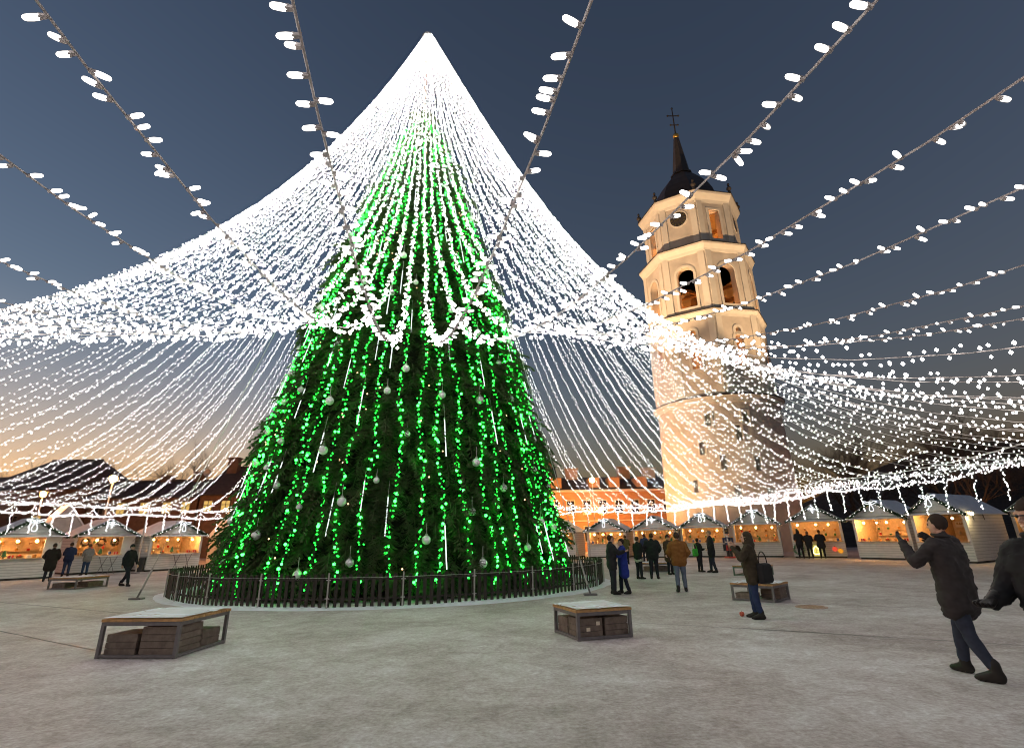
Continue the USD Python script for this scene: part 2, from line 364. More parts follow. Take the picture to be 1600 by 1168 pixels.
rf = obj('roof', (v, np.array([[0, 1, 5], [0, 5, 4], [2, 3, 4], [2, 4, 5], [1, 2, 5], [3, 0, 4], [0, 3, 2], [0, 2, 1]])), roof_tile, o1)
for x in (5.0, 9.6, 12.0, 15.3): 
    dm = obj('dormer', MB().box((x, fy + 1.6, fe + 1.0), (1.3, 2.6, 1.4)).mesh(), facade, rf)
for x, zt in ((3.2, 3.4), (7.3, 2.9), (14.0, 3.0), (17.2, 2.8)):
    obj('chimney', MB().box((x, fy + 4.4, fe + zt - .9), (1.5, .9, 2.2)).box((x, fy + 4.4, fe + zt + .27), (1.75, 1.1, .14)).mesh(), facade, rf)
for k in range(9):
    x = fx0 + 1.3 + k * 1.9
    window(o1, (x, fy, 4.85), .85, 1.5, False, cream_frame); window(o1, (x, fy, 1.9), .85, 1.6, k in (4, 6), cream_frame)
o2 = gable_house('tall brown house with chimney stack peeping out behind the Christmas tree', -4, 5.2, 72, 80, 8.4, 10.6, wm=mat('brown_brick', (.3, .17, .11), .85, .3, 3, .3), chim=((2.4, 74, 11.6), (4.4, 74, 11.2)))
for k in range(3): window(o2, (-2 + k * 2.6, 72, 6.8), .9, 1.5, False)
gable_house('dark low house showing between ochre building and bell tower', 19.6, 34, 70, 80, 6.4, 9.2)

# ------------------------------------------------------------------ bell tower
TX, TY = 23.2, 60.0
A0 = math.radians(-100.8)
tw = thing('bell_tower', 'tall pale octagonal bell tower with clock and dark spire on a round base', 'bell tower', (TX, TY, 0))
def octpts(R): return [(R * math.cos(A0 + k * math.pi / 4), R * math.sin(A0 + k * math.pi / 4)) for k in range(8)]
def octprism(R, z0, z1): return Manifold.extrude(CrossSection([octpts(R)]), z1 - z0).translate([0, 0, z0])
def face_angle(k): return A0 + math.pi / 8 + k * math.pi / 4
def arch_poly(w, h, arch, grow=0.0):
    w2, pts = w / 2 + grow, [(-w / 2 - grow, -grow), (w / 2 + grow, -grow)]
    if arch:
        pts += [(w2 * math.cos(a), h - w / 2 + w2 * math.sin(a)) for a in np.linspace(0, math.pi, 13)]
    else: pts += [(w2, h + grow), (-w2, h + grow)]
    return pts
def on_face(poly, k, ap, zb, d0, d1):
    """polygon (tangent, up) extruded along the face normal from distance ap+d0 to ap+d1"""
    m = Manifold.extrude(CrossSection([poly]), d1 - d0).rotate([90, 0, 0]).rotate([0, 0, 180])  # profile x,z ; extruded along +y
    m = m.translate([0, ap + d0, zb]).rotate([0, 0, math.degrees(face_angle(k)) - 90])
    return m
CO = math.cos(math.pi / 8)
def tier(z0, z1, R, openings, thick=0.9):
    m = octprism(R, z0, z1) - octprism(R - thick, z0 + .4, z1 - .4)
    for (k, w, zb, h, arch) in openings:
        m = m - on_face(arch_poly(w, h, arch), k, R * CO, zb, -thick - .4, .3)
    obj('wall', m, stucco, tw)
    for (k, w, zb, h, arch) in openings:
        s = on_face(arch_poly(w, h, arch, .28), k, R * CO, zb, -.1, .10) - on_face(arch_poly(w, h, arch, 0.0), k, R * CO, zb, -.3, .3)
        obj('window_surround', s, stucco2, tw)
    for k in range(8):
        side = 2 * R * math.sin(math.pi / 8)
        for s in (-1, 1):
            c = s * (side / 2 - .42)
            poly = [(c - .34, 0), (c + .34, 0), (c + .34, z1 - z0 - .02), (c - .34, z1 - z0 - .02)]
            obj('pilaster', on_face(poly, k, R * CO, z0 + .01, -.05, .09), stucco2, tw)
def cornice(R0, z0, steps, capm=dark_metal):
    mb = None
    for (dr0, dr1, dz0, dz1) in steps:
        a = Manifold.hull_points(np.array([[x, y, z0 + dz0] for x, y in octpts(R0 + dr0)] + [[x, y, z0 + dz1] for x, y in octpts(R0 + dr1)]))
        mb = a if mb is None else mb + a
    c = obj('cornice', mb, stucco2, tw)
    top = steps[-1]; R1 = R0 + top[1]
    obj('lead_capping', Manifold.hull_points(np.array([[x, y, z0 + top[3] + .003] for x, y in octpts(R1 + .08)] + [[x, y, z0 + top[3] + .1] for x, y in octpts(R1 + .06)] + [[x, y, z0 + top[3] + .5] for x, y in octpts(R0 - .8)])), capm, c)
# round base
base = Manifold.cylinder(14.6, 6.9, 6.45, 48)
slots = [(-128, 9.2, .55, 1.3), (-112, 7.6, .55, 1.5), (-96, 10.4, .6, 1.5), (-104, 4.6, .6, 1.5), (-84, 7.4, .55, 1.4), (-138, 5.6, .5, 1.2), (-78, 4.4, .55, 1.3), (-120, 12, .6, 1.3), (-88, 12.1, .6, 1.2)]
for (ad, zb, w, h) in slots:
    base = base - Manifold.cube([w, 1.6, h]).translate([-w / 2, 5.7, zb]).rotate([0, 0, ad - 90])
obj('round_base', base, stucco, tw, smooth=30)
for (ad, zb, w, h) in slots:
    s = (Manifold.cube([w + .36, .5, h + .36]).translate([-w / 2 - .18, 6.15, zb - .18]) - Manifold.cube([w, 2, h]).translate([-w / 2, 5.5, zb])).rotate([0, 0, ad - 90])
    obj('slit_window', s, stucco2, tw)
obj('base_cornice', lathe([(6.42, 14.3), (6.6, 14.35), (6.7, 14.7), (7.0, 14.95), (7.0, 15.1), (6.2, 15.35), (0, 15.36)], 48), stucco2, tw, smooth=30)
obj('base_capping', lathe([(7.06, 15.0), (7.08, 15.08), (7.02, 15.14), (6.2, 15.42), (0, 15.43)], 48), dark_metal, tw)
tier(15.3, 24.2, 6.6, [(k, .95, 18.3, 3.6, True) for k in range(8)] + [(k, .62, 22.1, .62, True) for k in range(8)])
cornice(6.5, 23.9, [(.1, .2, 0, .3), (.2, .46, .3, .62), (.46, .46, .62, .78)])
tier(24.7, 32.3, 6.45, [(k, 1.9, 25.5, 5.0, True) for k in range(8)])
cornice(6.4, 31.9, [(.1, .22, 0, .35), (.22, .52, .35, .85), (.52, .54, .85, 1.05)])
tier(33.1, 39.6, 5.75, [(k, 1.35, 34.1, 3.9, False) for k in (0, 2, 4, 6)])
cornice(5.7, 38.9, [(.08, .2, 0, .4), (.2, .62, .4, 1.1), (.62, .66, 1.1, 1.35)])
# clocks on the other faces
for k in (7, 1, 3, 5):
    ap = 5.75 * CO
    def disc(r, d0, d1, n=28, c=(0, 37.3)):
        pts = [(r * math.cos(a), r * math.sin(a)) for a in np.linspace(0, 2 * np.pi, n, endpoint=False)]
        return on_face(pts, k, ap, c[1], d0, d1)
    cf = obj('clock_face', disc(1.0, -.02, .06), dark_metal, tw)
    obj('clock_rim', disc(1.12, .0, .08) - disc(.98, -.1, .2), stucco2, cf)
    mk = None
    for hh in range(12):
        a = hh * math.pi / 6; c, s = math.cos(a), math.sin(a)
        q = [(c * r - s * w, s * r + c * w) for r, w in ((.68, -.05), (.9, -.06), (.9, .06), (.68, .05))]
        e = on_face(q, k, ap, 37.3, .06, .09); mk = e if mk is None else mk + e
    obj('hour_mark', mk, gold, cf)
    for a, L, w in ((math.radians(200), .5, .06), (math.radians(60), .75, .04)):
        c, s = math.cos(a), math.sin(a)
        obj('clock_hand', on_face([(c * r - s * ww, s * r + c * ww) for r, ww in ((-.12, -w), (L, -w * .5), (L, w * .5), (-.12, w))], k, ap, 37.3, .09, .11), gold, cf)
# roof, spire, ball, cross
def octlathe(prof):
    a = A0 + np.arange(8) * math.pi / 4; pr = np.array(prof)
    v = np.stack([pr[:, None, 0] * np.cos(a), pr[:, None, 0] * np.sin(a), np.broadcast_to(pr[:, None, 1], (len(pr), 8))], -1).reshape(-1, 3)
    i, j = np.meshgrid(np.arange(len(pr) - 1), np.arange(8), indexing='ij')
    return v, np.stack([i * 8 + j, i * 8 + (j + 1) % 8, (i + 1) * 8 + (j + 1) % 8, (i + 1) * 8 + j], -1).reshape(-1, 4)
rf = obj('roof', octlathe([(5.6, 40.3), (4.7, 40.7), (4.4, 41.5), (4.1, 42.6), (3.6, 43.7), (2.8, 44.9), (2.0, 45.9), (1.3, 46.7), (1.45, 46.75), (1.45, 46.95), (1.15, 47.05), (.98, 48.5), (.38, 53.0), (.0, 53.1)]), dark_metal, tw)
for k in range(8):
    a = A0 + k * math.pi / 4
    obj('finial', lathe([(.0, 41.6), (.12, 41.5), (.16, 41.3), (.08, 41.15), (.28, 40.9), (.3, 40.7), (.12, 40.5), (.2, 40.3), (.2, 40.0)], 10, (6.2 * math.cos(a), 6.2 * math.sin(a), 0.25)), dark_metal, rf, smooth=50)
obj('gilded_ball', trimesh.creation.icosphere(2, .42).apply_translation((0, 0, 53.5)), gold, tw, smooth=True)
tx_, ty_ = math.cos(A0 + .6), math.sin(A0 + .6)
mb = MB().bar((0, 0, 53.8), (0, 0, 58.3), .10, .07)
for z, w in ((57.0, .75), (55.4, .5)):
    mb.bar((-w, 0, z), (w, 0, z), .075)
    for s in (-1, 1): mb.add(*icos([[s * w, 0, z]], .14))
mb.add(*icos([[0, 0, 58.3]], .15))
obj('cross', mb.mesh(), dark_metal, tw)
# lit belfry inside: floors, beams, bells, lamps
mb = MB()
for z in (15.6, 24.95, 33.3): mb.add(*octlathe([(0, z), (5.6, z), (5.6, z + .25), (0, z + .25)]))
obj('floor', mb.mesh(), black_hole, tw)
for z in (27.3, 29.4, 35.6, 36.9):
    for a in (0, 60, 120):
        obj('beam', box((0, 0, z), (10, .35, .4), math.radians(a + z * 7)), mat('oak_beam', (.25, .14, .07), .8, .3, 4, .2), tw)
for (x, y, z, s) in ((-1.6, -2.2, 26.4, 1.0), (1.4, -2.4, 26.2, 1.1), (0, 1.8, 34.4, .8)):
    v, f = lathe([(.0, 1.5), (.25, 1.45), (.38, 1.2), (.45, .7), (.6, .25), (.8, 0), (.74, .0), (.5, .4), (.36, 1.1), (0, 1.35)], 18)
    obj('bell', (v * s + np.array([x, y, z]), f), mat('bronze', (.35, .2, .08), .4, .2, 6, .05, metal=.8), tw, smooth=40)
for z, r in ((18.3, .25), (25.6, .32), (34.1, .28)):
    for a in range(4):
        aa = math.radians(a * 90 - 66)
        obj('inner_lamp', icos([[3.3 * math.cos(aa), 3.3 * math.sin(aa), z + .35]], r), belfry_glow, tw)
# floodlights on the paving behind the stalls
hood = mat('black_housing', (.03, .03, .03), .5, .1, 6, .05)
def floodlight(loc, aim, cone, inten, label):
    t = thing('floodlight', label, 'floodlight', loc)
    d = np.array(aim, float) - np.array(loc); d[2] -= .9; d /= np.linalg.norm(d)
    obj('stand', MB().bar((-.3, 0, 0), (0, 0, .75), .03).bar((.3, 0, 0), (0, 0, .75), .03).bar((0, .3, 0), (0, 0, .75), .03).mesh(), steel, t)
    c = np.array([0, 0, .9])
    obj('housing', tube([c - d * .3, c - d * .1, c + d * .02], [.16, .24, .26], 12), hood, t)
    L = UsdLux.SphereLight.Define(stage, P(t) + '/lamp')
    L.CreateRadiusAttr(.08); L.CreateIntensityAttr(inten); L.CreateColorAttr(Gf.Vec3f(1.0, .66, .36)); L.CreateNormalizeAttr(False)
    sh = UsdLux.ShapingAPI.Apply(L.GetPrim()); sh.CreateShapingConeAngleAttr(cone); sh.CreateShapingConeSoftnessAttr(.5)
    z = -d; x = np.cross([0, 0, 1.0], z); x /= np.linalg.norm(x); y = np.cross(z, x); o = c + d * .12
    L.AddTransformOp().Set(Gf.Matrix4d(*[float(q) for q in (*x, 0, *y, 0, *z, 0, *o, 1)]))
FL1, FL2, FL3 = 72000.0, 42000.0, 19000.0
floodlight((-4.5, 46.5, 4.6), (22.5, 59.0, 36.0), 15, FL1, 'floodlight on the lighting mast behind the Christmas tree, aimed at the belfry')
floodlight((36.5, 36.5, 3.2), (23.3, 59.0, 35.0), 15, FL2, 'floodlight on a short mast behind the stall cut by the right edge')
floodlight((-3.7, 46.5, 4.6), (22.8, 59.0, 13.0), 23, FL3, 'second floodlight on the lighting mast behind the Christmas tree, aimed at the tower base')
for nm, c_, h_ in (('behind the Christmas tree', (-4.5, 46.5), 4.6), ('behind the stall cut by the right edge', (36.9, 36.5), 3.2)):
    t = thing('floodlight_mast', 'slim steel mast carrying a floodlight ' + nm, 'mast', (c_[0], c_[1], 0))
    obj('pole', MB().bar((0, 0, 0), (0, 0, h_ - .05), .07, .06, 8).mesh(), galv, t); obj('platform', box((.4, 0, h_ - .03), (1.7, .8, .05)), galv, t)
# ------------------------------------------------------------------ street lamps
def street_lamp(loc, h, label, gm_, r=.2, arm=True):
    t = thing('street_lamp', label, 'street lamp', loc)
    obj('post', MB().bar((0, 0, 0), (0, 0, .9), .12, .1, 10).bar((0, 0, .9), (0, 0, h - .3), .075, .05, 8).mesh(), galv, t)
    obj('lantern_cap', lathe([(0, h + .42), (.06, h + .4), (.34, h + .16), (.34, h + .13), (0, h + .15)], 14), dark_metal, t)
    obj('globe', trimesh.creation.icosphere(2, r).apply_translation((0, 0, h - .05)), gm_, t, smooth=True)
    obj('bracket', MB().bar((-.2, 0, h - .3), (-.28, 0, h + .14), .015).bar((.2, 0, h - .3), (.28, 0, h + .14), .015).bar((-.2, 0, h - .3), (.2, 0, h - .3), .025).mesh(), dark_metal, t)
street_lamp((-35.2, 48, 0), 7.15, 'tall street lamp with a flaring orange light above the left stalls', sodium, .28)
street_lamp((-37.6, 44, 0), 5.6, 'shorter orange street lamp behind the stall at the left edge', sodium, .18)
street_lamp((-24.8, 53, 0), 9.3, 'orange street lamp just showing beside the left edge of the Christmas tree', sodium, .2)
street_lamp((8.47, 60, 0), 7.45, 'bright yellow street lamp in front of the ochre building', yellow_lamp, .26)
street_lamp((9.3, 60.5, 0), 4.45, 'low orange lamp in front of the ochre building, below the yellow one', sodium, .22)
street_lamp((3.2, 60.5, 0), 4.6, 'orange lamp at the left end of the ochre building behind the tree', sodium, .22)
street_lamp((34.5, 45, 0), 3.7, 'small orange lamp glowing between two of the right-hand stalls', sodium, .12)

# ------------------------------------------------------------------ market stalls
needle = mat('fir_needles', (0.035, 0.06, 0.03), 0.8, 0.5, 9, 0.1)
def garland_mesh(a, b, n=150, r=.10, seed=0, sag=.0):
    g = np.random.default_rng(seed); a, b = np.array(a, float), np.array(b, float)
    t = g.uniform(0, 1, n); p = a + (b - a) * t[:, None]; p[:, 2] -= sag * 4 * t * (1 - t)
    d = g.normal(0, 1, (n, 3)); d /= np.linalg.norm(d, axis=1, keepdims=True)
    e = np.cross(d, g.normal(0, 1, (n, 3))); e /= np.linalg.norm(e, axis=1, keepdims=True)
    L = g.uniform(.6, 1.3, (n, 1)) * r
    v = np.stack([p - e * .034, p + e * .034, p + d * L * 1.5], 1).reshape(-1, 3)
    return v, np.arange(3 * n).reshape(-1, 3)
def neon(kind):
    mb = MB(); c = np.linspace(0, 2 * np.pi, 17)
    if kind == 'angel':
        z, x = .17 * np.sin(c) * (1 + .0 * c), .10 * np.cos(c)
        s = (1 - np.sin(c)) / 2
        mb.tube(np.column_stack([x * (.45 + s * .9), c * 0, z - .14]), .014)
        for q in (-1, 1):
            mb.tube(np.column_stack([q * (.17 + .16 * np.cos(c)), c * 0, .12 + .055 * np.sin(c) + .05 * np.cos(c)]), .013)
        mb.tube(np.column_stack([.05 * np.cos(c), c * 0, .13 + .05 * np.sin(c)]), .012)
    else:
        for k in range(8):
            a = k * math.pi / 4; L = .24 if k % 2 == 0 else .16
            mb.bar((0, 0, 0), (L * math.sin(a), 0, L * math.cos(a)), .016, .010, 5)
            if k % 2 == 0:
                for q in (-.5, .5):
                    mb.bar((.13 * math.sin(a), 0, .13 * math.cos(a)), (.13 * math.sin(a) + .08 * math.sin(a + q * 1.6), 0, .13 * math.cos(a) + .08 * math.cos(a + q * 1.6)), .010, .008, 4)
    return mb
GOODS = []
def stall(label, c, along, w, d, he, ha, orn, tone=1.0, op=None, lamps=3, seed=0, snowy=0.03, flap=True, back=inner_wood):
    g = np.random.default_rng(seed)
    rz = math.degrees(math.atan2(along[1], along[0]))
    t = thing('market_stall', label, 'market stall', (c[0], c[1], 0), rz)
    hc = 1.06; x0, x1 = -w / 2, w / 2
    op = op or (x0 + .16, x1 - .16)
    zo = he - .10
    obj('plinth', box((0, d / 2, .06), (w - .1, d - .1, .12)), plinth_m, t)
    fw = obj('front_wall', box((0, .045, (hc + .1) / 2), (w - .02, .03, hc - .1)), plinth_m, t)
    nb = 7; bh = (hc - .1) / nb
    for k in range(nb):
        obj('plank', box((0, .014 + g.uniform(-.003, .003), .1 + bh * (k + .5)), (w, .028, bh - .012)), white_board, fw)
    for s, xs in ((-1, x0), (1, x1)):
        sw = obj('side_wall', box((xs - s * .045, d / 2, he / 2 + .05), (.03, d - .06, he - .1)), plinth_m, t)
        n2 = max(8, int(round((he - .1) / .17)))
        b2 = (he - .1) / n2
        for k in range(n2):
            obj('plank', box((xs - s * (.014 + g.uniform(-.003, .003)), d / 2, .1 + b2 * (k + .5)), (.028, d, b2 - .012)), white_board, sw)
    # inside
    obj('back_wall', box((0, d - .05, he / 2 + .1), (w - .1, .04, he - .15)), back, t)
    obj('inner_floor', box((0, d / 2, .16), (w - .12, d - .12, .04)), plinth_m, t)
    obj('ceiling', box((0, d / 2 + .02, he + .02), (w - .1, d - .08, .03)), back, t)
    for s, xs in ((-1, x0), (1, x1)):
        obj('inner_lining', box((xs - s * .075, d / 2 + .03, he / 2 + .5), (.02, d - .2, he - 1.05)), back, t)
    # opening posts and header
    for a, b in ((x0, op[0]), (op[1], x1)):
        obj('front_post', box(((a + b) / 2, .03, (hc + zo) / 2), (b - a, .06, zo - hc)), white_board, t)
    if op[1] < x1 - .6 or op[0] > x0 + .6:
        a, b = (op[1], x1) if op[1] < x1 - .6 else (x0, op[0])
        for k in range(6):
            hh = (zo - hc) / 6
            obj('plank', box(((a + b) / 2, -.008, hc + hh * (k + .5)), (b - a - .02, .02, hh - .012)), white_board, fw)
    obj('header', box((0, .03, (zo + he) / 2 + .03), (w, .06, he - zo + .06)), white_board, t)
    obj('counter', box(((op[0] + op[1]) / 2, .02, hc + .02), (op[1] - op[0] + .1, .5, .04)), inner_wood, t)
    for k in range(2):
        obj('shelf', box((0, d - .22, 1.42 + k * .36), (w - .3, .28, .025)), inner_wood, t)
    # gable of boards
    for k in range(5):
        za, zb = he + .09 + (ha - he - .12) * k / 5, he + .09 + (ha - he - .12) * (k + 1) / 5 - .008
        f = lambda z: (w / 2 + .16) * (ha - z) / (ha - he)
        obj('gable_board', prism([(-f(za), za), (f(za), za), (f(zb), zb), (-f(zb), zb)], .0, .03), white_board, t)
    # roof slopes, barge boards, snow
    ov = .34; sl = math.atan2(ha - he, w / 2); th = .05
    for s in (-1, 1):
        ex, ez = s * (w / 2 + .22), he - .22 * math.tan(sl) + .04
        n = np.array([s * math.sin(sl), math.cos(sl)]) * th
        p = [(0.0, ha + .04), (ex, ez), (ex + n[0], ez + n[1]), (n[0] * 0, ha + .04 + th / math.cos(sl))]
        rp = obj('roof_slope', prism(p if s > 0 else p[::-1], -ov, d + .2), white_roof, t)
        p2 = [(0.0, ha + .06), (ex * 1.005, ez + .01), (ex * 1.005 - s * .02, ez - .12), (0.0, ha - .09)]
        obj('barge_board', prism(p2 if s > 0 else p2[::-1], -ov - .03, -ov - .002), white_board, t)
        if snowy:
            xs_ = np.linspace(0.02, .97, 9); ys_ = np.linspace(-ov + .06, d + .12, 12)
            X, Y = np.meshgrid(xs_, ys_)
            H = snowy * meshkit.fbm(np.stack([X * 4 + seed, Y * 2, X * 0 + s], -1), 3)
            edge = np.minimum(np.minimum(X - .02, .97 - X) * 6, 1) * np.minimum(np.minimum(Y + ov - .06, d + .12 - Y) * 5, 1)
            Z = ha + .04 + th / math.cos(sl) - X * abs(ex) * math.tan(sl) + .006 + H * np.clip(edge, 0, 1)
            nn, m = X.shape; i, j = np.meshgrid(np.arange(nn - 1), np.arange(m - 1), indexing='ij')
            q = np.stack([i * m + j, i * m + j + 1, (i + 1) * m + j + 1, (i + 1) * m + j], -1).reshape(-1, 4)
            obj('snow_layer', (np.column_stack([(X * ex).ravel(), Y.ravel(), Z.ravel()]), q), snow, rp, smooth=True)
        gl = obj('garland', garland_mesh((s * .05, -ov - .09, ha - .06), (ex * .98, -ov - .09, ez - .03), 620, .105, seed * 2 + s, .03), needle, t, kind='stuff')
        tt = (np.arange(11) + g.uniform(.2, .8, 11)) / 11
        pp = np.array([0, -ov - .16, ha - .07]) + np.array([ex * .98, 0, ez - ha + .04]) * tt[:, None] + g.normal(0, .03, (11, 3))
        obj('bulb_chain', octas(pp, .014), white_glow, gl, kind='stuff')
    if flap:
        fl = obj('flap', box((0, 0, 0), (1, 1, 1)), white_roof, t)
        fm = box((0, -.36, 0), (w + .06, .66, .035))[0]; fm[:, 2] += he + .0 + (-fm[:, 1]) * -.10
        obj_v = UsdGeom.Mesh(fl); obj_v.GetPointsAttr().Set([Gf.Vec3f(*map(float, p)) for p in fm])
        for s in (-1, 1): obj('flap_stay', MB().bar((s * (w / 2 - .12), -.62, he - .08), (s * (w / 2 - .12), -.0, he - .42), .012).mesh(), steel, t)
    m = neon(orn); v, f = m.mesh()
    obj('angel_light' if orn == 'angel' else 'star_light', (v * 1.25 + np.array([0, -ov - .2, ha - .26]), f), cold_glow, t)
    for k in range(lamps):
        x = op[0] + (op[1] - op[0]) * (k + .5 + g.uniform(-.15, .15)) / lamps
        lp = obj('lamp', icos([[x, .34 + g.uniform(0, .3), zo - .2]], .05 * tone), stall_glow, t)
        obj('lamp_cord', MB().bar((x, .45, zo - .1), (x, .45, he), .008, n=4).mesh(), wire_m, lp)
    GOODS.append((c, math.radians(rz), w, d, hc, he, op, seed, label))
    return t
D = lambda x, y: (x / math.hypot(x, y), y / math.hypot(x, y))
ST = [
 ('white market stall at the left picture edge with a half-open pale gold window', (-26.7, 31.1), D(1.77, 2.28), 3.0, 2.6, 2.25, 3.1, 'angel', 1.15, (-1.4, .75), 3),
 ('white market stall with hanging wreaths, behind the man in the navy jacket', (-26.4, 36.6), D(1.97, 2.58), 3.3, 2.6, 2.28, 3.2, 'star', 1.0, (-1.5, .95), 3),
 ('white market stall with the small trestle table in front, left of the tree fence', (-23.25, 39.1), D(1.83, 3.1), 3.5, 2.6, 2.24, 3.1, 'angel', .95, None, 4),
 ('white market stall half hidden behind the left side of the Christmas tree', (-19.8, 45.0), D(1.9, 2.2), 3.2, 2.6, 2.3, 3.2, 'star', .9, None, 3),
 ('white market stall half hidden behind the right side of the Christmas tree', (3.6, 48.9), D(2.8, -1.3), 3.2, 2.6, 2.1, 3.0, 'star', .8, None, 3),
 ('white market stall with pinkish interior, first fully seen right of the tree', (7.5, 47.1), D(2.4, -1.1), 3.3, 2.6, 2.1, 3.0, 'angel', .95, None, 4),
 ('white market stall with orange interior behind the crowd of standing people', (11.1, 45.5), D(2.4, -1.1), 3.4, 2.7, 2.15, 3.1, 'star', .9, None, 3),
 ('white market stall just left of the nutcracker figure', (14.8, 45.0), D(2.4, -1.15), 3.4, 2.7, 2.25, 3.25, 'angel', .9, None, 3),
 ('white market stall just right of the nutcracker figure', (18.3, 43.3), D(2.4, -1.2), 3.3, 2.7, 2.4, 3.4, 'angel', .85, None, 3),
 ('white market stall with three customers, a wreath and glowing balls on its front', (21.4, 40.5), D(2.4, -1.25), 3.3, 2.8, 2.5, 3.5, 'star', 1.1, None, 3),
 ('white market stall with bright empty counter, between the three customers and the largest stall', (23.5, 36.6), D(1.6, -2.5), 3.3, 2.9, 2.52, 3.55, 'angel', 1.15, None, 4),
 ('largest white market stall on the right with its long yellowish side wall in view', (23.85, 31.95), D(1.26, -1.99), 2.65, 5.3, 2.62, 3.6, 'angel', 1.1, None, 2),
 ('white market stall cut off by the right picture edge', (30.5, 32.6), D(1.3, -1.6), 2.9, 3.2, 2.75, 3.7, 'angel', .6, None, 2),
]
for i, (lab, c, al, w, d, he, ha, orn, tone, op, nl) in enumerate(ST):
    stall(lab, c, al, w, d, he, ha, orn, tone, op, nl, seed=20 + i)
# back-row stalls: only the steep roofs show
for lab, c, al in (('steep white gabled stall roof with an orange-lit slope, above the left stalls', (-33.2, 41.5), D(2, 2.2)),
                   ('steep white gabled stall roof beside the tree, behind the trestle-table stall', (-23.2, 48.5), D(2, 2.2))):
    rz = math.degrees(math.atan2(al[1], al[0]))
    t = thing('rear_stall', lab, 'market stall', (c[0], c[1], 0), rz)
    obj('wall', box((0, 1.6, 1.15), (3.2, 3.2, 2.3)), white_board, t)
    obj('gable', prism([(-1.6, 2.3), (1.6, 2.3), (0, 4.5)], 0.02, .06), white_board, t)
    for s in (-1, 1):
        p = [(0, 4.52), (s * 1.75, 2.1), (s * 1.75 + s * .05, 2.14), (0, 4.6)]
        obj('roof_slope', prism(p if s > 0 else p[::-1], -.2, 3.4), white_roof, t)
    obj('door', box((0, -.02, 1.0), (.9, .04, 1.9)), white_board, t)
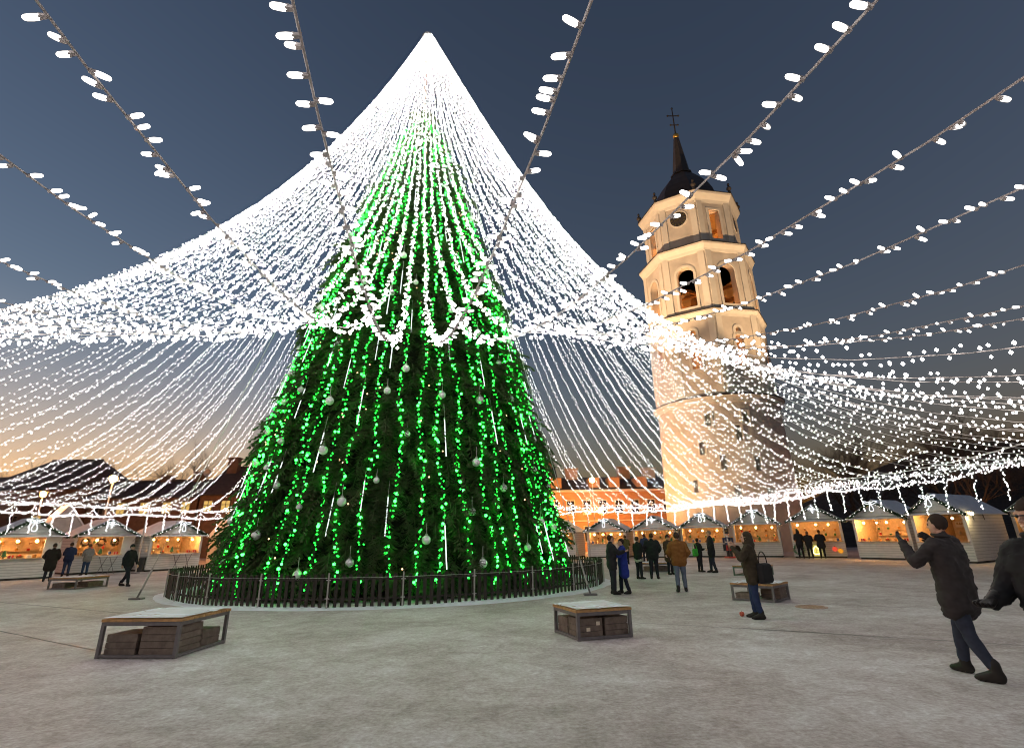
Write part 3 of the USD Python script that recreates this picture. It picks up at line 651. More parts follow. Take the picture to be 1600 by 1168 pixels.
# goods on the counters
jar_m = mat('honey_glaze', (0.55, 0.25, 0.06), .3, .3, 9, .02); red_m = mat('red_cloth', (0.5, .04, .03), .7, .2, 9, .1); cream_m = mat('cream_paper', (.7, .6, .45), .8, .1, 9, .05)
green_m = mat('dark_green_cloth', (.05, .16, .06), .8, .3, 9, .1); brown_m = mat('gingerbread', (.3, .14, .05), .8, .3, 9, .1); blue_m = mat('blue_glaze', (.08, .12, .3), .3, .2, 6, .0)
SHORT = ['edge stall on the left', 'stall with hanging wreaths', 'trestle-table stall', 'stall half behind the tree on its left', 'stall half behind the tree on its right', 'pinkish stall', 'stall behind the crowd',
         'stall left of the nutcracker', 'stall right of the nutcracker', 'stall with the three customers', 'bright empty-counter stall', 'largest right-hand stall', 'stall at the right edge']
SIGN = None
for gi, (c, rz, w, d, hc, he, op, seed, lab) in enumerate(GOODS):
    g = np.random.default_rng(seed + 500)
    def loc(x, y, z): return (c[0] + x * math.cos(rz) - y * math.sin(rz), c[1] + x * math.sin(rz) + y * math.cos(rz), z)
    S = SHORT[gi]
    spots = np.linspace(op[0] + .25, op[1] - .25, 6) + g.uniform(-.08, .08, 6)
    kinds = list(g.permutation(['jar', 'box', 'tree', 'basket', 'jar', 'box']))
    if gi == 10: kinds = ['box', 'jar', 'jar', 'basket', 'jar', 'box']
    if gi == 11: kinds = ['box', 'basket', 'box']; spots = spots[[0, 1, 4]]
    for x, kd in zip(spots, kinds):
        y, z = (g.uniform(.05, .16), hc + .042)
        rot = math.degrees(rz) + g.uniform(-20, 20)
        if kd == 'jar':
            o = thing('honey_jar', f'glazed jar with lid on the counter, {S}', 'jar', loc(x, y, z), rot, f'jars on the {S}')
            obj('body', lathe([(0, 0), (.07, 0), (.085, .04), (.085, .14), (.06, .18), (0, .18)], 12), (jar_m, blue_m)[seed % 2], o, smooth=40); obj('lid', lathe([(.065, .18), (.065, .21), (0, .215)], 12), cream_m, o)
        elif kd == 'box':
            o = thing('gift_box', f'small box with ribbon on the counter, {S}', 'box', loc(x, y, z), rot, f'boxes on the {S}')
            obj('carton', box((0, 0, .075), (.22, .16, .15)), (red_m, cream_m, brown_m)[g.integers(3)], o); obj('ribbon', MB().box((0, 0, .076), (.03, .166, .156)).box((0, 0, .0765), (.226, .03, .155)).mesh(), cream_m, o)
        elif kd == 'tree':
            o = thing('table_tree', f'little decorated fir on the counter, {S}', 'small tree', loc(x, y, z), rot, f'little firs on the {S}')
            obj('pot', lathe([(0, 0), (.05, 0), (.065, .08), (0, .08)], 10), brown_m, o); obj('crown', lathe([(.13, .08), (.07, .2), (.1, .19), (.05, .3), (.07, .29), (0, .42)], 9), green_m, o)
        else:
            o = thing('basket', f'round basket of goods on the counter, {S}', 'basket', loc(x, y, z), rot, f'baskets on the {S}')
            obj('bowl', lathe([(0, 0), (.11, 0), (.15, .1), (.14, .1), (.1, .02), (0, .02)], 14), brown_m, o); obj('contents', icos([[.05, .02, .1], [-.05, .03, .1], [0, -.06, .1], [.01, .02, .14]], .05), (red_m, jar_m)[seed % 2], o, smooth=True)
    # row of goods on the back shelves
    for k in range(2):
        for x in np.linspace(-w / 2 + .4, w / 2 - .4, 5):
            if gi in (11, 12) and k: continue
            x += g.uniform(-.1, .1); h = g.uniform(.12, .24); m_ = (red_m, cream_m, jar_m, brown_m, green_m)[g.integers(5)]
            o = thing('shelf_goods', f'wares standing on the back shelves of the {S}', 'wares', loc(x, d - .24, 1.433 + k * .36), math.degrees(rz), f'wares on the shelves of the {S}')
            obj('body', lathe([(0, 0), (.06, 0), (.08, h * .5), (.05, h * .8), (0, h)], 8), m_, o); obj('cap', lathe([(.05, h * .8), (.03, h + .03), (0, h + .03)], 8), cream_m, o)
    if gi == 1:
        for k, x in enumerate((-1.05, -.2, .55)):
            a = np.linspace(0, 2 * np.pi, 22)
            o = thing('wreath', ('leftmost', 'middle', 'rightmost')[k] + ' of the three red-dotted wreaths hanging in the wreath stall', 'wreath', loc(x, .12, he - .42), math.degrees(rz))
            mm = MB()
            for q in range(20): mm.add(*garland_mesh((.2 * math.cos(a[q]), 0, .2 * math.sin(a[q])), (.2 * math.cos(a[q + 1]), 0, .2 * math.sin(a[q + 1])), 12, .07, q))
            obj('greenery', mm.mesh(), needle, o, kind='stuff'); obj('berry', icos([(.2 * math.cos(q), -.07, .2 * math.sin(q)) for q in a[::3]], .03), red_m, o)
    if gi == 9:
        a = np.linspace(0, 2 * np.pi, 25)
        o = thing('wreath', 'large green wreath fixed to the front of the stall with three customers', 'wreath', loc(-1.3, -.07, .55), math.degrees(rz))
        mm = MB()
        for q in range(24): mm.add(*garland_mesh((.3 * math.cos(a[q]), 0, .3 * math.sin(a[q])), (.3 * math.cos(a[q + 1]), 0, .3 * math.sin(a[q + 1])), 18, .08, q))
        obj('greenery', mm.mesh(), mat('wreath_green', (.12, .3, .17), .8, .3, 9, .1), o, kind='stuff'); obj('berry', icos([(.3 * math.cos(q), -.08, .3 * math.sin(q)) for q in a[::4]], .03), cream_m, o)
        for k, (x, z, r, col, nm) in enumerate(((.95, .58, .16, (1, .10, .05), 'red'), (1.27, .46, .16, (1, .38, .03), 'orange'))):
            o = thing('glowing_ball', f'{nm} glowing ball on the front of the stall with three customers', 'ball light', loc(x, -.15, z), 0)
            obj('shade', trimesh.creation.icosphere(2, r), glow(f'{nm}_ball_light', col, .16), o, smooth=True); obj('socket', MB().bar((0, 0, r - .01), (0, 0, r + .05), .03).mesh(), steel, o)
        o = thing('bell_light', 'bright yellow bell-shaped light between the customers at the stall with the wreath', 'light', loc(-.2, -.1, .5), math.degrees(rz))
        a2 = np.linspace(0, 2 * np.pi, 20)
        obj('tube', tube(np.column_stack([.17 * np.cos(a2) * (1.15 - np.sin(a2) * .55), a2 * 0, .26 * np.sin(a2)]), .022), glow('yellow_tube_light', (1, .85, .15), 2.2), o)
        obj('frame', MB().bar((0, .03, -.3), (0, .03, .32), .012).mesh(), steel, o)
    if gi == 11:
        o = thing('shop_sign', 'small cream sign with dark letters inside the largest right-hand stall', 'sign', loc(-.62, d - .1, 2.02), math.degrees(rz))
        obj('board', box((0, 0, 0), (.95, .02, .34)), cream_m, o)
        tm = meshkit.text_mesh('KARBENI', .13, .006, True); tm.apply_translation((-tm.bounds[:, 0].mean(), -.02, 0)); tm.apply_transform(trimesh.transformations.rotation_matrix(math.pi / 2, [1, 0, 0])); tm.apply_translation((0, -.011, 0))
        obj('lettering', tm, brown_m, o)
        o = thing('wall_lamp', 'lamp under the eave at the front corner of the largest right-hand stall', 'lamp', loc(w / 2 + .30, .1, he - .10), math.degrees(rz))
        obj('bulb', trimesh.creation.icosphere(2, .085), glow('corner_lamp_light', (1, .75, .36), 45.0), o, smooth=True); obj('bracket', MB().bar((0, 0, .08), (0, 0, .17), .05).bar((0, 0, .14), (-.3, .0, .14), .02).mesh(), steel, o)
        for k, y in enumerate((.9, 2.4)):
            o = thing('hook', ('nearer', 'farther')[k] + ' dark bracket hanging under the eave on the side wall of the largest stall', 'bracket', loc(w / 2 + .03, y, he - .3), math.degrees(rz))
            obj('arm', MB().bar((0, 0, .2), (.03, 0, -.12), .02).bar((0, -.02, .2), (0, .1, .22), .015).mesh(), hood, o)

# ------------------------------------------------------------------ Christmas tree
CX, CY = -4.8, 24.2
ZP = np.array([0.0, .9, 5.9, 10.8, 16.9, 22.0, 24.5]); RP = np.array([6.75, 6.7, 5.75, 4.45, 2.72, 1.15, .12])
def tree_r(z): return np.interp(z, ZP, RP)
ct = thing('christmas_tree', 'giant fir Christmas tree strung with green lights in the middle of the square', 'Christmas tree', (CX, CY, 0))
fir = usdkit.material(stage, '/World/Looks/fir_foliage', {
    "g": ("geometry", {}), "n": ("noise_texture", {"scale": .9, "detail": 3.0}), "n2": ("noise_texture", {"scale": 14.0, "detail": 2.0}),
    "r": ("rgb_ramp", {"ramp": [(.3, (.085, .066, .035)), (.5, (.06, .085, .036)), (.7, (.10, .12, .048))]}),
    "mx": ("math", {"math_type": "multiply_add", "value2": .35}), "mu": ("math", {"math_type": "multiply", "value2": .65}),
    "d": ("principled_bsdf", {"roughness": .75, "specular_ior_level": .2}), "t": ("translucent_bsdf", {}), "m": ("mix_closure", {"fac": .2})},
    [("g.position", "n.vector"), ("g.position", "n2.vector"), ("n.fac", "mu.value1"), ("n2.fac", "mx.value1"), ("mu.value", "mx.value3"), ("mx.value", "r.fac"), ("r.color", "d.base_color"), ("r.color", "t.color"),
     ("d.BSDF", "m.closure1"), ("t.BSDF", "m.closure2")], surface="m.closure")
def sprig(g):
    """a drooping fir bough: a curved stem with paired, hanging side twigs; x outward"""
    mb = MB(); n = 9; t = np.linspace(0, 1, n)
    droop = g.uniform(.5, 1.1)
    p = np.column_stack([t * .75, t * 0, .22 * t - droop * t ** 2])
    mb.add(*tube(p, np.linspace(.025, .008, n), 3, cap=False))
    vs, fs = [], []; k = 0
    for i in range(1, n):
        for s in (-1, 1):
            for q in range(2):
                L = (.42 * (1 - .55 * t[i])) * g.uniform(.7, 1.2)
                d = np.array([g.uniform(.15, .5), s * g.uniform(.5, 1.0), g.uniform(-.9, -.1)]); d /= np.linalg.norm(d)
                a = p[i] * (1 - q * .5) + p[i - 1] * q * .5; b = a + d * L; m = a + d * L * .5
                e = np.cross(d, [0, 0, 1.0]); e = e / (np.linalg.norm(e) + 1e-9) * .045
                u = np.array([0, 0, .02])
                vs += [a, m + e - u, b, m - e - u]; fs += [[k, k + 1, k + 2], [k, k + 2, k + 3]]; k += 4
    mb.add(np.array(vs), np.array(fs)); return mb.mesh()
SPR = [sprig(np.random.default_rng(100 + i)) for i in range(8)]
mb = MB(); g = np.random.default_rng(3)
N = 9000
zz = []
while len(zz) < N:
    z = g.uniform(.1, 24.3)
    if g.uniform(0, 7.3) < tree_r(z) + .25: zz.append(z)
zz = np.array(zz); aa = g.uniform(0, 2 * np.pi, N)
clump = meshkit.fbm(np.column_stack([np.cos(aa) * 3, np.sin(aa) * 3, zz * .55]), 3, 5)
for z, a, c in zip(zz, aa, clump):
    r0 = tree_r(z) - .55 + (c - .5) * .9 + g.normal(0, .1)
    s = g.uniform(.7, 1.35) * (1.0 if z < 20 else .75)
    r0 = max(r0, .02)
    v, f = SPR[g.integers(8)]
    v = v * s; tilt = g.normal(0, .25); yaw = a + g.normal(0, .35)
    v = np.column_stack([v[:, 0] * math.cos(tilt) - v[:, 2] * math.sin(tilt), v[:, 1], v[:, 0] * math.sin(tilt) + v[:, 2] * math.cos(tilt)])
    cs, sn = math.cos(yaw), math.sin(yaw)
    v = np.column_stack([v[:, 0] * cs - v[:, 1] * sn + r0 * math.cos(a), v[:, 0] * sn + v[:, 1] * cs + r0 * math.sin(a), np.maximum(v[:, 2] + z + .25, .03)])
    mb.add(v, f)
obj('crown', mb.mesh(), fir, ct)
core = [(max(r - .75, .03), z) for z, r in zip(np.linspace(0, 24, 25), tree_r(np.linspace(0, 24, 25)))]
obj('shadow_core', lathe([(core[0][0], .02)] + core[1:], 40), mat('inner_fir_shadow', (.022, .024, .014), .95, .5, 3, .6), ct)  # solid cone, no branches; the crown's inner shade is its dark colour
obj('trunk', MB().bar((0, 0, 0), (0, 0, 24.4), .32, .08, 10).mesh(), bark, ct)
mast = thing('mast', 'slim steel mast rising from the tree top to the apex of the light strings', 'mast', (CX, CY, 0))
obj('pole', MB().bar((0, 0, 23.0), (0, 0, 30.75), .09, .06, 8).mesh(), mat('mast_paint', (.2, .13, .1), .6, .1, 5, .0), mast)
obj('top_ring', lathe([(.06, 30.2), (.3, 30.3), (.32, 30.45), (.2, 30.6), (.05, 30.8)], 16), galv, mast)

def around(n, lo=-112, hi=112, jitter=0.0, g=None):
    """azimuths on the side that shows; 0 faces the camera"""
    face = math.atan2(-CY, -CX)
    a = np.linspace(lo, hi, n)
    if g is not None: a = a + g.normal(0, jitter, n)
    return face + np.radians(a)
g = np.random.default_rng(11)
GL = 'green light strings hanging down the tree'
for i, a in enumerate(around(32, -108, 108, 1.4, g)):
    top = (23.9, 18.2, 21.6, 15.5)[i % 4] - g.uniform(0, 1.2); bot = g.uniform(.12, .6)
    z = np.arange(bot, top, .095)
    z = z + g.normal(0, .045, len(z))
    wob = .10 * np.sin(z * 1.3 + i) + .10 * (meshkit.noise(np.column_stack([z * 1.1, z * 0 + i, z * 0])) - .5)
    r = tree_r(z) + .16 + .14 * (meshkit.noise(np.column_stack([z * 2.3, z * 0 + i * 3.1, z * 0 + 5])) - .4)
    an = a + wob / np.maximum(r, .8)
    p = np.column_stack([r * np.cos(an), r * np.sin(an), z])
    t = thing('green_light_string', 'string of green bulbs hanging from the top of the Christmas tree to its foot', 'light string', (CX, CY, 0), 0, GL)
    obj('cable', tube(p[::4], .008, 3), hood, t)
    q = p + g.normal(0, .05, p.shape)
    big = np.where(g.uniform(0, 1, len(q)) < .25, .056, .031) * g.uniform(.85, 1.15, len(q))
    bb = big > .05
    obj('bulb_chain', octas(q[~bb], big[~bb]), green_glow, t, kind='stuff')
    obj('bright_bulbs', icos(q[bb], big[bb] * .85), green_bright, t, smooth=True, kind='stuff')
n = 230; z = g.uniform(.5, 23, n); a = g.choice(around(400), n); r = tree_r(z) + .08
o = obj('amber_fairy_lights', octas(np.column_stack([CX + r * np.cos(a), CY + r * np.sin(a), z]), .034), warm_dot); tag(o, 'scattered tiny amber fairy lights all over the Christmas tree', 'fairy lights', kind='stuff')
# silver baubles
silver = mat('silver_bauble', (.9, .88, .88), .2, .04, 3, .02, metal=.25, spec=.9)
first = None
pts = []
tries = 0
while len(pts) < 120 and tries < 9000:
    tries += 1
    z = g.uniform(.7, 23.0); a = g.choice(around(600, -105, 105))
    if g.uniform(0, 7.3) > tree_r(z) + .9: continue
    r = tree_r(z) + .24; p = np.array([CX + r * math.cos(a), CY + r * math.sin(a), z])
    if all(np.linalg.norm(p - q) > 1.0 for q in pts): pts.append(p)
for p in pts:
    s = g.uniform(.78, 1.25)
    if first is None:
        first = thing('silver_bauble', 'shiny silver bauble hanging on the Christmas tree', 'bauble', p, g.uniform(0, 360), 'silver baubles on the tree', s)
        obj('ball', trimesh.creation.icosphere(3, .125), silver, first, smooth=True)
        obj('cap', lathe([(.04, .115), (.04, .16), (.0, .17)], 10), galv, first); obj('hanger', MB().bar((0, 0, .16), (0, 0, .45), .008, n=4).mesh(), wire_m, first)
    else: dup(first, p, g.uniform(0, 360), s=s)
# white meteor tubes
first = None; pts = []; tries = 0
while len(pts) < 78 and tries < 9000:
    tries += 1
    z = g.uniform(1.2, 21.5); a = g.choice(around(600, -100, 100))
    if g.uniform(0, 7.3) > tree_r(z) + 1.2: continue
    p = np.array([a * 6, z])
    if all(abs(p[0] - q[0]) > .5 or abs(p[1] - q[1]) > 2.0 for q in pts): pts.append(p)
for (a6, z) in pts:
    a = a6 / 6; r = tree_r(z) + .3; slope = (tree_r(z - .5) - tree_r(z + .5))
    loc_ = (CX + r * math.cos(a), CY + r * math.sin(a), z)
    if first is None:
        first = thing('light_tube', 'thin white meteor light tube hanging among the green bulbs of the tree', 'light tube', loc_, math.degrees(a), 'white light tubes on the tree')
        top = np.array([-.16, 0, .62]); bot = np.array([.16, 0, -.62])
        obj('tube', MB().bar(top, bot, .019, n=6).mesh(), tube_glow, first); obj('end_cap', MB().bar(top, top + np.array([-.015, 0, .06]), .024).mesh(), galv, first)
        obj('cord', MB().bar(top + np.array([-.01, 0, .05]), top + np.array([-.12, 0, .55]), .006, n=4).mesh(), wire_m, first)
    else: dup(first, loc_, math.degrees(a), s=float(g.uniform(.75, 1.1)))
# fence round the tree
FX, FY, FR = -4.8, 24.2, 8.3
fence_m = mat('dark_fence_wood', (.032, .026, .02), .8, .4, 7, .3)
fe = thing('picket_fence', 'low dark wooden picket fence ringing the Christmas tree', 'fence', (FX, FY, 0))
NP = 262
for k in range(NP):
    a = 2 * np.pi * k / NP; h = .86 + g.normal(0, .012); r = FR + g.normal(0, .006); w = .095 * g.uniform(.9, 1.08)
    c, s = math.cos(a), math.sin(a); tl = g.normal(0, .012)
    poly = [(-w / 2, .045), (w / 2, .045), (w / 2 + tl, h - .03), (w * .3 + tl, h), (-w * .3 + tl, h), (-w / 2 + tl, h - .03)]
    v, f = prism(poly, -.011, .011)
    v = np.column_stack([v[:, 0] * -s + (r + v[:, 1]) * c, v[:, 0] * c + (r + v[:, 1]) * s, v[:, 2]])
    obj('picket', (v, f), fence_m, fe)
NPO = 26
ang = lambda k: 2 * np.pi * (k + .35) / NPO
for k in range(NPO):
    for z in (.24, .72):
        a, b = ang(k), ang(k + 1); rr = FR - .03
        p = [(rr * math.cos(q), rr * math.sin(q), z) for q in np.linspace(a, b, 4)]
        obj('rail', tube(p, .028, 4), fence_m, fe)
for k in range(NPO):
    a = ang(k); c, s = math.cos(a), math.sin(a); r1 = FR + .045
    m_ = MB().bar((r1 * c, r1 * s, 0), (r1 * c, r1 * s, .90), .022, n=7)
    for z in (.72, .26): m_.bar((r1 * c + s * .06, r1 * s - c * .06, z), (r1 * c - s * .06, r1 * s + c * .06, z), .015, n=5)
    obj('post', m_.mesh(), galv, fe)
aa = np.linspace(0, 2 * np.pi, 200)
for z in (.775,):
    obj('wire', tube(np.column_stack([(FR + .05) * np.cos(aa), (FR + .05) * np.sin(aa), aa * 0 + z]), .006, 3), galv, fe)
# snow banked against the fence
na = 240; a = np.arange(na) * 2 * np.pi / na
nz = meshkit.fbm(np.column_stack([np.cos(a) * 9, np.sin(a) * 9, a * 0]), 3, 9)
prof = [(-.5, .005), (-.2, .05), (.0, .06), (.10, .04), (.22, .012), (.34, .003)]
v = np.vstack([np.column_stack([(FR + o * (.6 + .8 * nz)) * np.cos(a), (FR + o * (.6 + .8 * nz)) * np.sin(a), z * (.3 + 1.1 * nz) + .002]) for o, z in prof]) + np.array([FX, FY, 0])
i, j = np.meshgrid(np.arange(len(prof) - 1), np.arange(na), indexing='ij')
obj('snow_bank', (v, np.stack([i * na + j, i * na + (j + 1) % na, (i + 1) * na + (j + 1) % na, (i + 1) * na + j], -1).reshape(-1, 4)), snow, smooth=True, kind='stuff')
# guy wires of the mast
for lab, e in (('pale guy wire from mast top to the paving at the left end of the fence', (-12.6, 19.5)), ('pale guy wire from mast top to the paving at the right end of the fence', (2.3, 18.3))):
    t = thing('guy_wire', lab, 'cable', (e[0], e[1], 0))
    top = np.array([CX - e[0], CY - e[1], 30.3]); u = top / np.linalg.norm(top)
    obj('cable', MB().bar(u * .3, top, .012, n=4).mesh(), galv, t); obj('turnbuckle', MB().bar(u * .25, u * 1.0, .03, n=6).mesh(), galv, t)
    obj('anchor_plate', MB().box((0, 0, .03), (.4, .25, .05)).bar((0, 0, .03), u * .32, .03).mesh(), steel, t)

# ------------------------------------------------------------------ light strings from the mast top to the perimeter rope
C2 = np.array([-4.75, 24.2]); ZA, Z0 = 30.5, 3.4
def ring_r(n):
    lo = np.zeros(len(n)); hi = np.full(len(n), 60.0)
    for _ in range(40):
        m = (lo + hi) / 2; q = C2 + n * m[:, None]
        ins = (np.abs((q[:, 0] + 5.7) / 19.8) ** 3.2 + np.abs((q[:, 1] - 20.5) / 23.2) ** 3.2) < 1
        lo = np.where(ins, m, lo); hi = np.where(ins, hi, m)
    return lo
NS = 190
th = (np.arange(NS) - .4) / NS * 2 * np.pi
# away from the camera the strings run in close pairs with gaps between the pairs
keep = np.ones(NS, bool)
for k in range(NS):
    if math.cos(th[k]) > -.5:
        if k % 9 == 8: keep[k] = False
        else: th[k] += (.24 if k % 2 == 0 else -.18) * 2 * np.pi / NS + np.random.default_rng(k).normal(0, .05) * 2 * np.pi / NS
nd = np.stack([np.sin(th), np.cos(th)], 1); RR = ring_r(nd)
g = np.random.default_rng(21)
NEAR = {}
SG = 'white light strings fanning out from the mast top'
LAB = 'string of white bulbs sweeping from the mast top down to the perimeter rope'
def pq(t_):
    s, c = math.sin(t_), math.cos(t_)
    w = np.array([max(-c, 0) ** 2, max(s, 0) ** 2, max(-s, 0) ** 2, max(c, 0) ** 2])
    return w @ np.array([(2.85, .62), (1.5, 3.8), (2.45, .85), (2.3, .6)])
special = {}
k0 = np.argmin(np.abs(th - np.pi))
for k in range(NS):
    if not keep[k]: continue
    p_, q_ = pq(th[k]); q_ += g.normal(0, .12)
    t = np.linspace(0, 1, 260)
    fw_ = float(np.clip((-math.cos(th[k]) - .55) / .3, 0, 1)); ze = Z0 + .42 * (1 - fw_)
    z = ze + (ZA - ze) * (1 - t) ** p_ - q_ * 4 * t * t * (1 - t)
    rad = .22 + t * (RR[k] - .22)
    sway = g.normal(0, .12) * (1 - fw_) * np.sin(np.pi * t) + .08 * (meshkit.noise(np.column_stack([t * 9, t * 0 + k, t * 0])) - .5) * np.sin(np.pi * t)
    tang = np.array([nd[k][1], -nd[k][0]])
    c = np.column_stack([C2 + nd[k] * rad[:, None] + tang * sway[:, None], z])
    L = np.concatenate([[0], np.cumsum(np.linalg.norm(np.diff(c, axis=0), axis=1))])
    dsp = .140 - .065 * fw_; s = np.arange(.15, L[-1], dsp); s = s + g.normal(0, .03, len(s))
    b = np.column_stack([np.interp(s, L, c[:, i]) for i in range(3)])
    kp = g.uniform(0, 1, len(s)) < np.clip(.11 + .89 * (s / L[-1]) / .42, 0, 1); s, b = s[kp], b[kp]
    side = np.column_stack([np.outer(g.normal(0, .035, len(s)), tang), g.choice([-.05, .045], len(s)) + g.normal(0, .015, len(s))])
    b = b + side
    th_o = thing('light_string', LAB, 'light string', (0, 0, 0), 0, SG)
    special[k] = th_o
    obj('cable', tube(c[::10], .0048, 5 if fw_ > .5 else 3, cap=False), wire_m, th_o)
    dcam = np.linalg.norm(b - np.array([0, 0, 1.75]), axis=1)
    fwd_ = (b - np.array([0, 0, 1.75])) @ _f; xs_ = (b - np.array([0, 0, 1.75])) @ _R; ys_ = (b - np.array([0, 0, 1.75])) @ _U
    near = (dcam < 6.5) & (fwd_ > .3) & (np.abs(xs_) < fwd_ * 1.1) & (ys_ < fwd_ * .75)
    rad_b = g.uniform(.0145, .020, len(b)) if fw_ < .5 else g.uniform(.019, .026, len(b))
    for pt, rr, sd_ in zip(b[near], rad_b[near], side[near]):
        sg_ = 1.0 if g.uniform() < .5 else -1.0
        dv = np.array([*(tang * sg_), .15]) + np.array([*(nd[k] * g.normal(0, .22)), g.normal(-.1, .22)]); dv /= np.linalg.norm(dv)
        cb = pt - sd_ ; e_ = cb + dv * .016
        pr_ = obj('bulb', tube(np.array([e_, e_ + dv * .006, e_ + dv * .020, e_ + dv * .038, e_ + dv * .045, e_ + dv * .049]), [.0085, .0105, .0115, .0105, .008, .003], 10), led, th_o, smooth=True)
        obj('socket', tube(np.array([cb, e_ + dv * .004]), [.009, .011], 5), wire_m, pr_)
    obj('bulb_chain', octas(b[~near], rad_b[~near]), white_glow, th_o, kind='stuff')
# the strings that leave the frame one by one get labels of their own
for dk, txt in ((3, 'overhead white bulb string crossing the left edge low, above the street lamps'), (2, 'overhead white bulb string crossing the left edge about a third of the way down'),
                (1, 'overhead white bulb string reaching the top edge by the top left corner'), (0, 'overhead white bulb string reaching the top edge left of the mast top'),
                (-1, 'overhead white bulb string reaching the top edge between mast top and bell tower'), (-2, 'overhead white bulb string rising past the bell tower spire to the top edge'),
                (-3, 'white bulb string reaching the right edge highest of all the strings'), (-4, 'white bulb string second from the top along the right edge'), (-5, 'white bulb string third from the top along the right edge')):
    kk = NS // 2 + dk
    if kk in special: special[kk].SetCustomDataByKey('label', txt); special[kk].SetCustomDataByKey('group', 'white bulb strings close overhead')
# ------------------------------------------------------------------ perimeter rope with swags and hanging drops
ta = np.linspace(0, 2 * np.pi, 2000); na_ = np.stack([np.sin(ta), np.cos(ta)], 1)
ringp = C2 + na_ * ring_r(na_)[:, None]
RL = np.concatenate([[0], np.cumsum(np.linalg.norm(np.diff(ringp, axis=0), axis=1))])
def ring_at(s): return np.column_stack([np.interp(np.mod(s, RL[-1]), RL, ringp[:, 0]), np.interp(np.mod(s, RL[-1]), RL, ringp[:, 1])])
NN = int(RL[-1] / 1.15); step = RL[-1] / NN; PER = 9
SECLAB = []; names = {}
for s0 in range(0, NN, PER):
    nodes = np.arange(s0, min(s0 + PER, NN) + 1) * step
    mid = ring_at(np.array([nodes.mean()]))[0]
    if mid[1] < 7: continue
    SECLAB.append(mid)
    sec = thing('light_swag', 'SECTION', 'light garland', (0, 0, 0), 0)
    names[str(sec.GetPath())] = (sec, mid)
    e0, e1 = ring_at(nodes[:1])[0], ring_at(nodes[-1:])[0]
    # post at the section start
    if not (9 < e0[0] < 15 and e0[1] < 36):
        po = thing('rope_post', 'POST', 'post', (e0[0], e0[1], 0)); names[str(po.GetPath())] = (po, e0)
        obj('pole', MB().bar((0, 0, 0), (0, 0, 4.05), .045, .035, 8).mesh(), galv, po); obj('base_plate', MB().box((0, 0, .025), (.35, .35, .05)).mesh(), steel, po); obj('cap', lathe([(.05, 4.02), (.06, 4.06), (0, 4.1)], 8), galv, po)
    ss = np.linspace(nodes[0], nodes[-1], 40); zt = 3.95 - .22 * 4 * ((ss - ss[0]) / (ss[-1] - ss[0])) * (1 - (ss - ss[0]) / (ss[-1] - ss[0]))
    obj('rope', tube(np.column_stack([ring_at(ss), zt]), .012, 4), wire_m, sec)
    znode = np.interp(nodes, ss, zt)
    B = []
    sb = np.arange(nodes[0], nodes[-1], .062)
    u = (sb - nodes[0]) / step; fr = u - np.floor(u)
    zn = np.interp(sb, nodes, znode)
    B.append(np.column_stack([ring_at(sb), zn - .08 - .42 * 4 * fr * (1 - fr)]))
    B.append(np.column_stack([ring_at(sb + .03), zn - .48 + .05 * np.sin(sb * 2.1)]))
    B = np.vstack(B) + g.normal(0, .025, (len(sb) * 2, 3))
    obj('bulb_chain', octas(B, .022), white_glow, sec, kind='stuff')
    for q, nn_ in enumerate(nodes[:-1]):
        c = ring_at(np.array([nn_]))[0]; L = 1.05 + g.uniform(-.1, .15); zz_ = np.arange(.04, L, .065)
        dr = g.normal(0, .05, 2)
        B = np.column_stack([c[0] + zz_ * dr[0], c[1] + zz_ * dr[1], znode[q] - .35 - zz_]) + g.normal(0, .022, (len(zz_), 3))
        obj('drop', octas(B, .022), white_glow, sec, kind='stuff')
SWAG = {0: 'behind the tree, left of its centre line', 1: 'before the ochre building', 2: 'above the stalls beside the nutcracker', 3: 'above the two largest right-hand stalls', 4: 'nearest on the right, running out of the picture',
        5: 'nearest on the left, outside the picture edge', 6: 'beyond the left picture edge by the edge stall', 7: 'above the wreath stall on the left', 8: 'above the trestle-table stall on the left', 9: 'before the house with the dish', 10: 'hidden behind the middle of the tree'}
PLAB = ['behind the tree on its right', 'before the ochre building', 'far left front', 'left of the edge stall', 'beside the edge stall', 'between the wreath stall and trestle-table stall', 'just left of the tree, behind the stalls', 'behind the tree on its left']
si = pi_ = 0
for key, (o_, m_) in names.items():
    if 'swag' in key: o_.SetCustomDataByKey('label', 'scalloped white light garland with hanging drops, ' + SWAG[si]); o_.SetCustomDataByKey('group', 'light garlands on the perimeter rope'); si += 1
    else: o_.SetCustomDataByKey('label', 'thin steel post carrying the light rope, ' + PLAB[pi_]); o_.SetCustomDataByKey('group', 'posts of the perimeter rope'); pi_ += 1

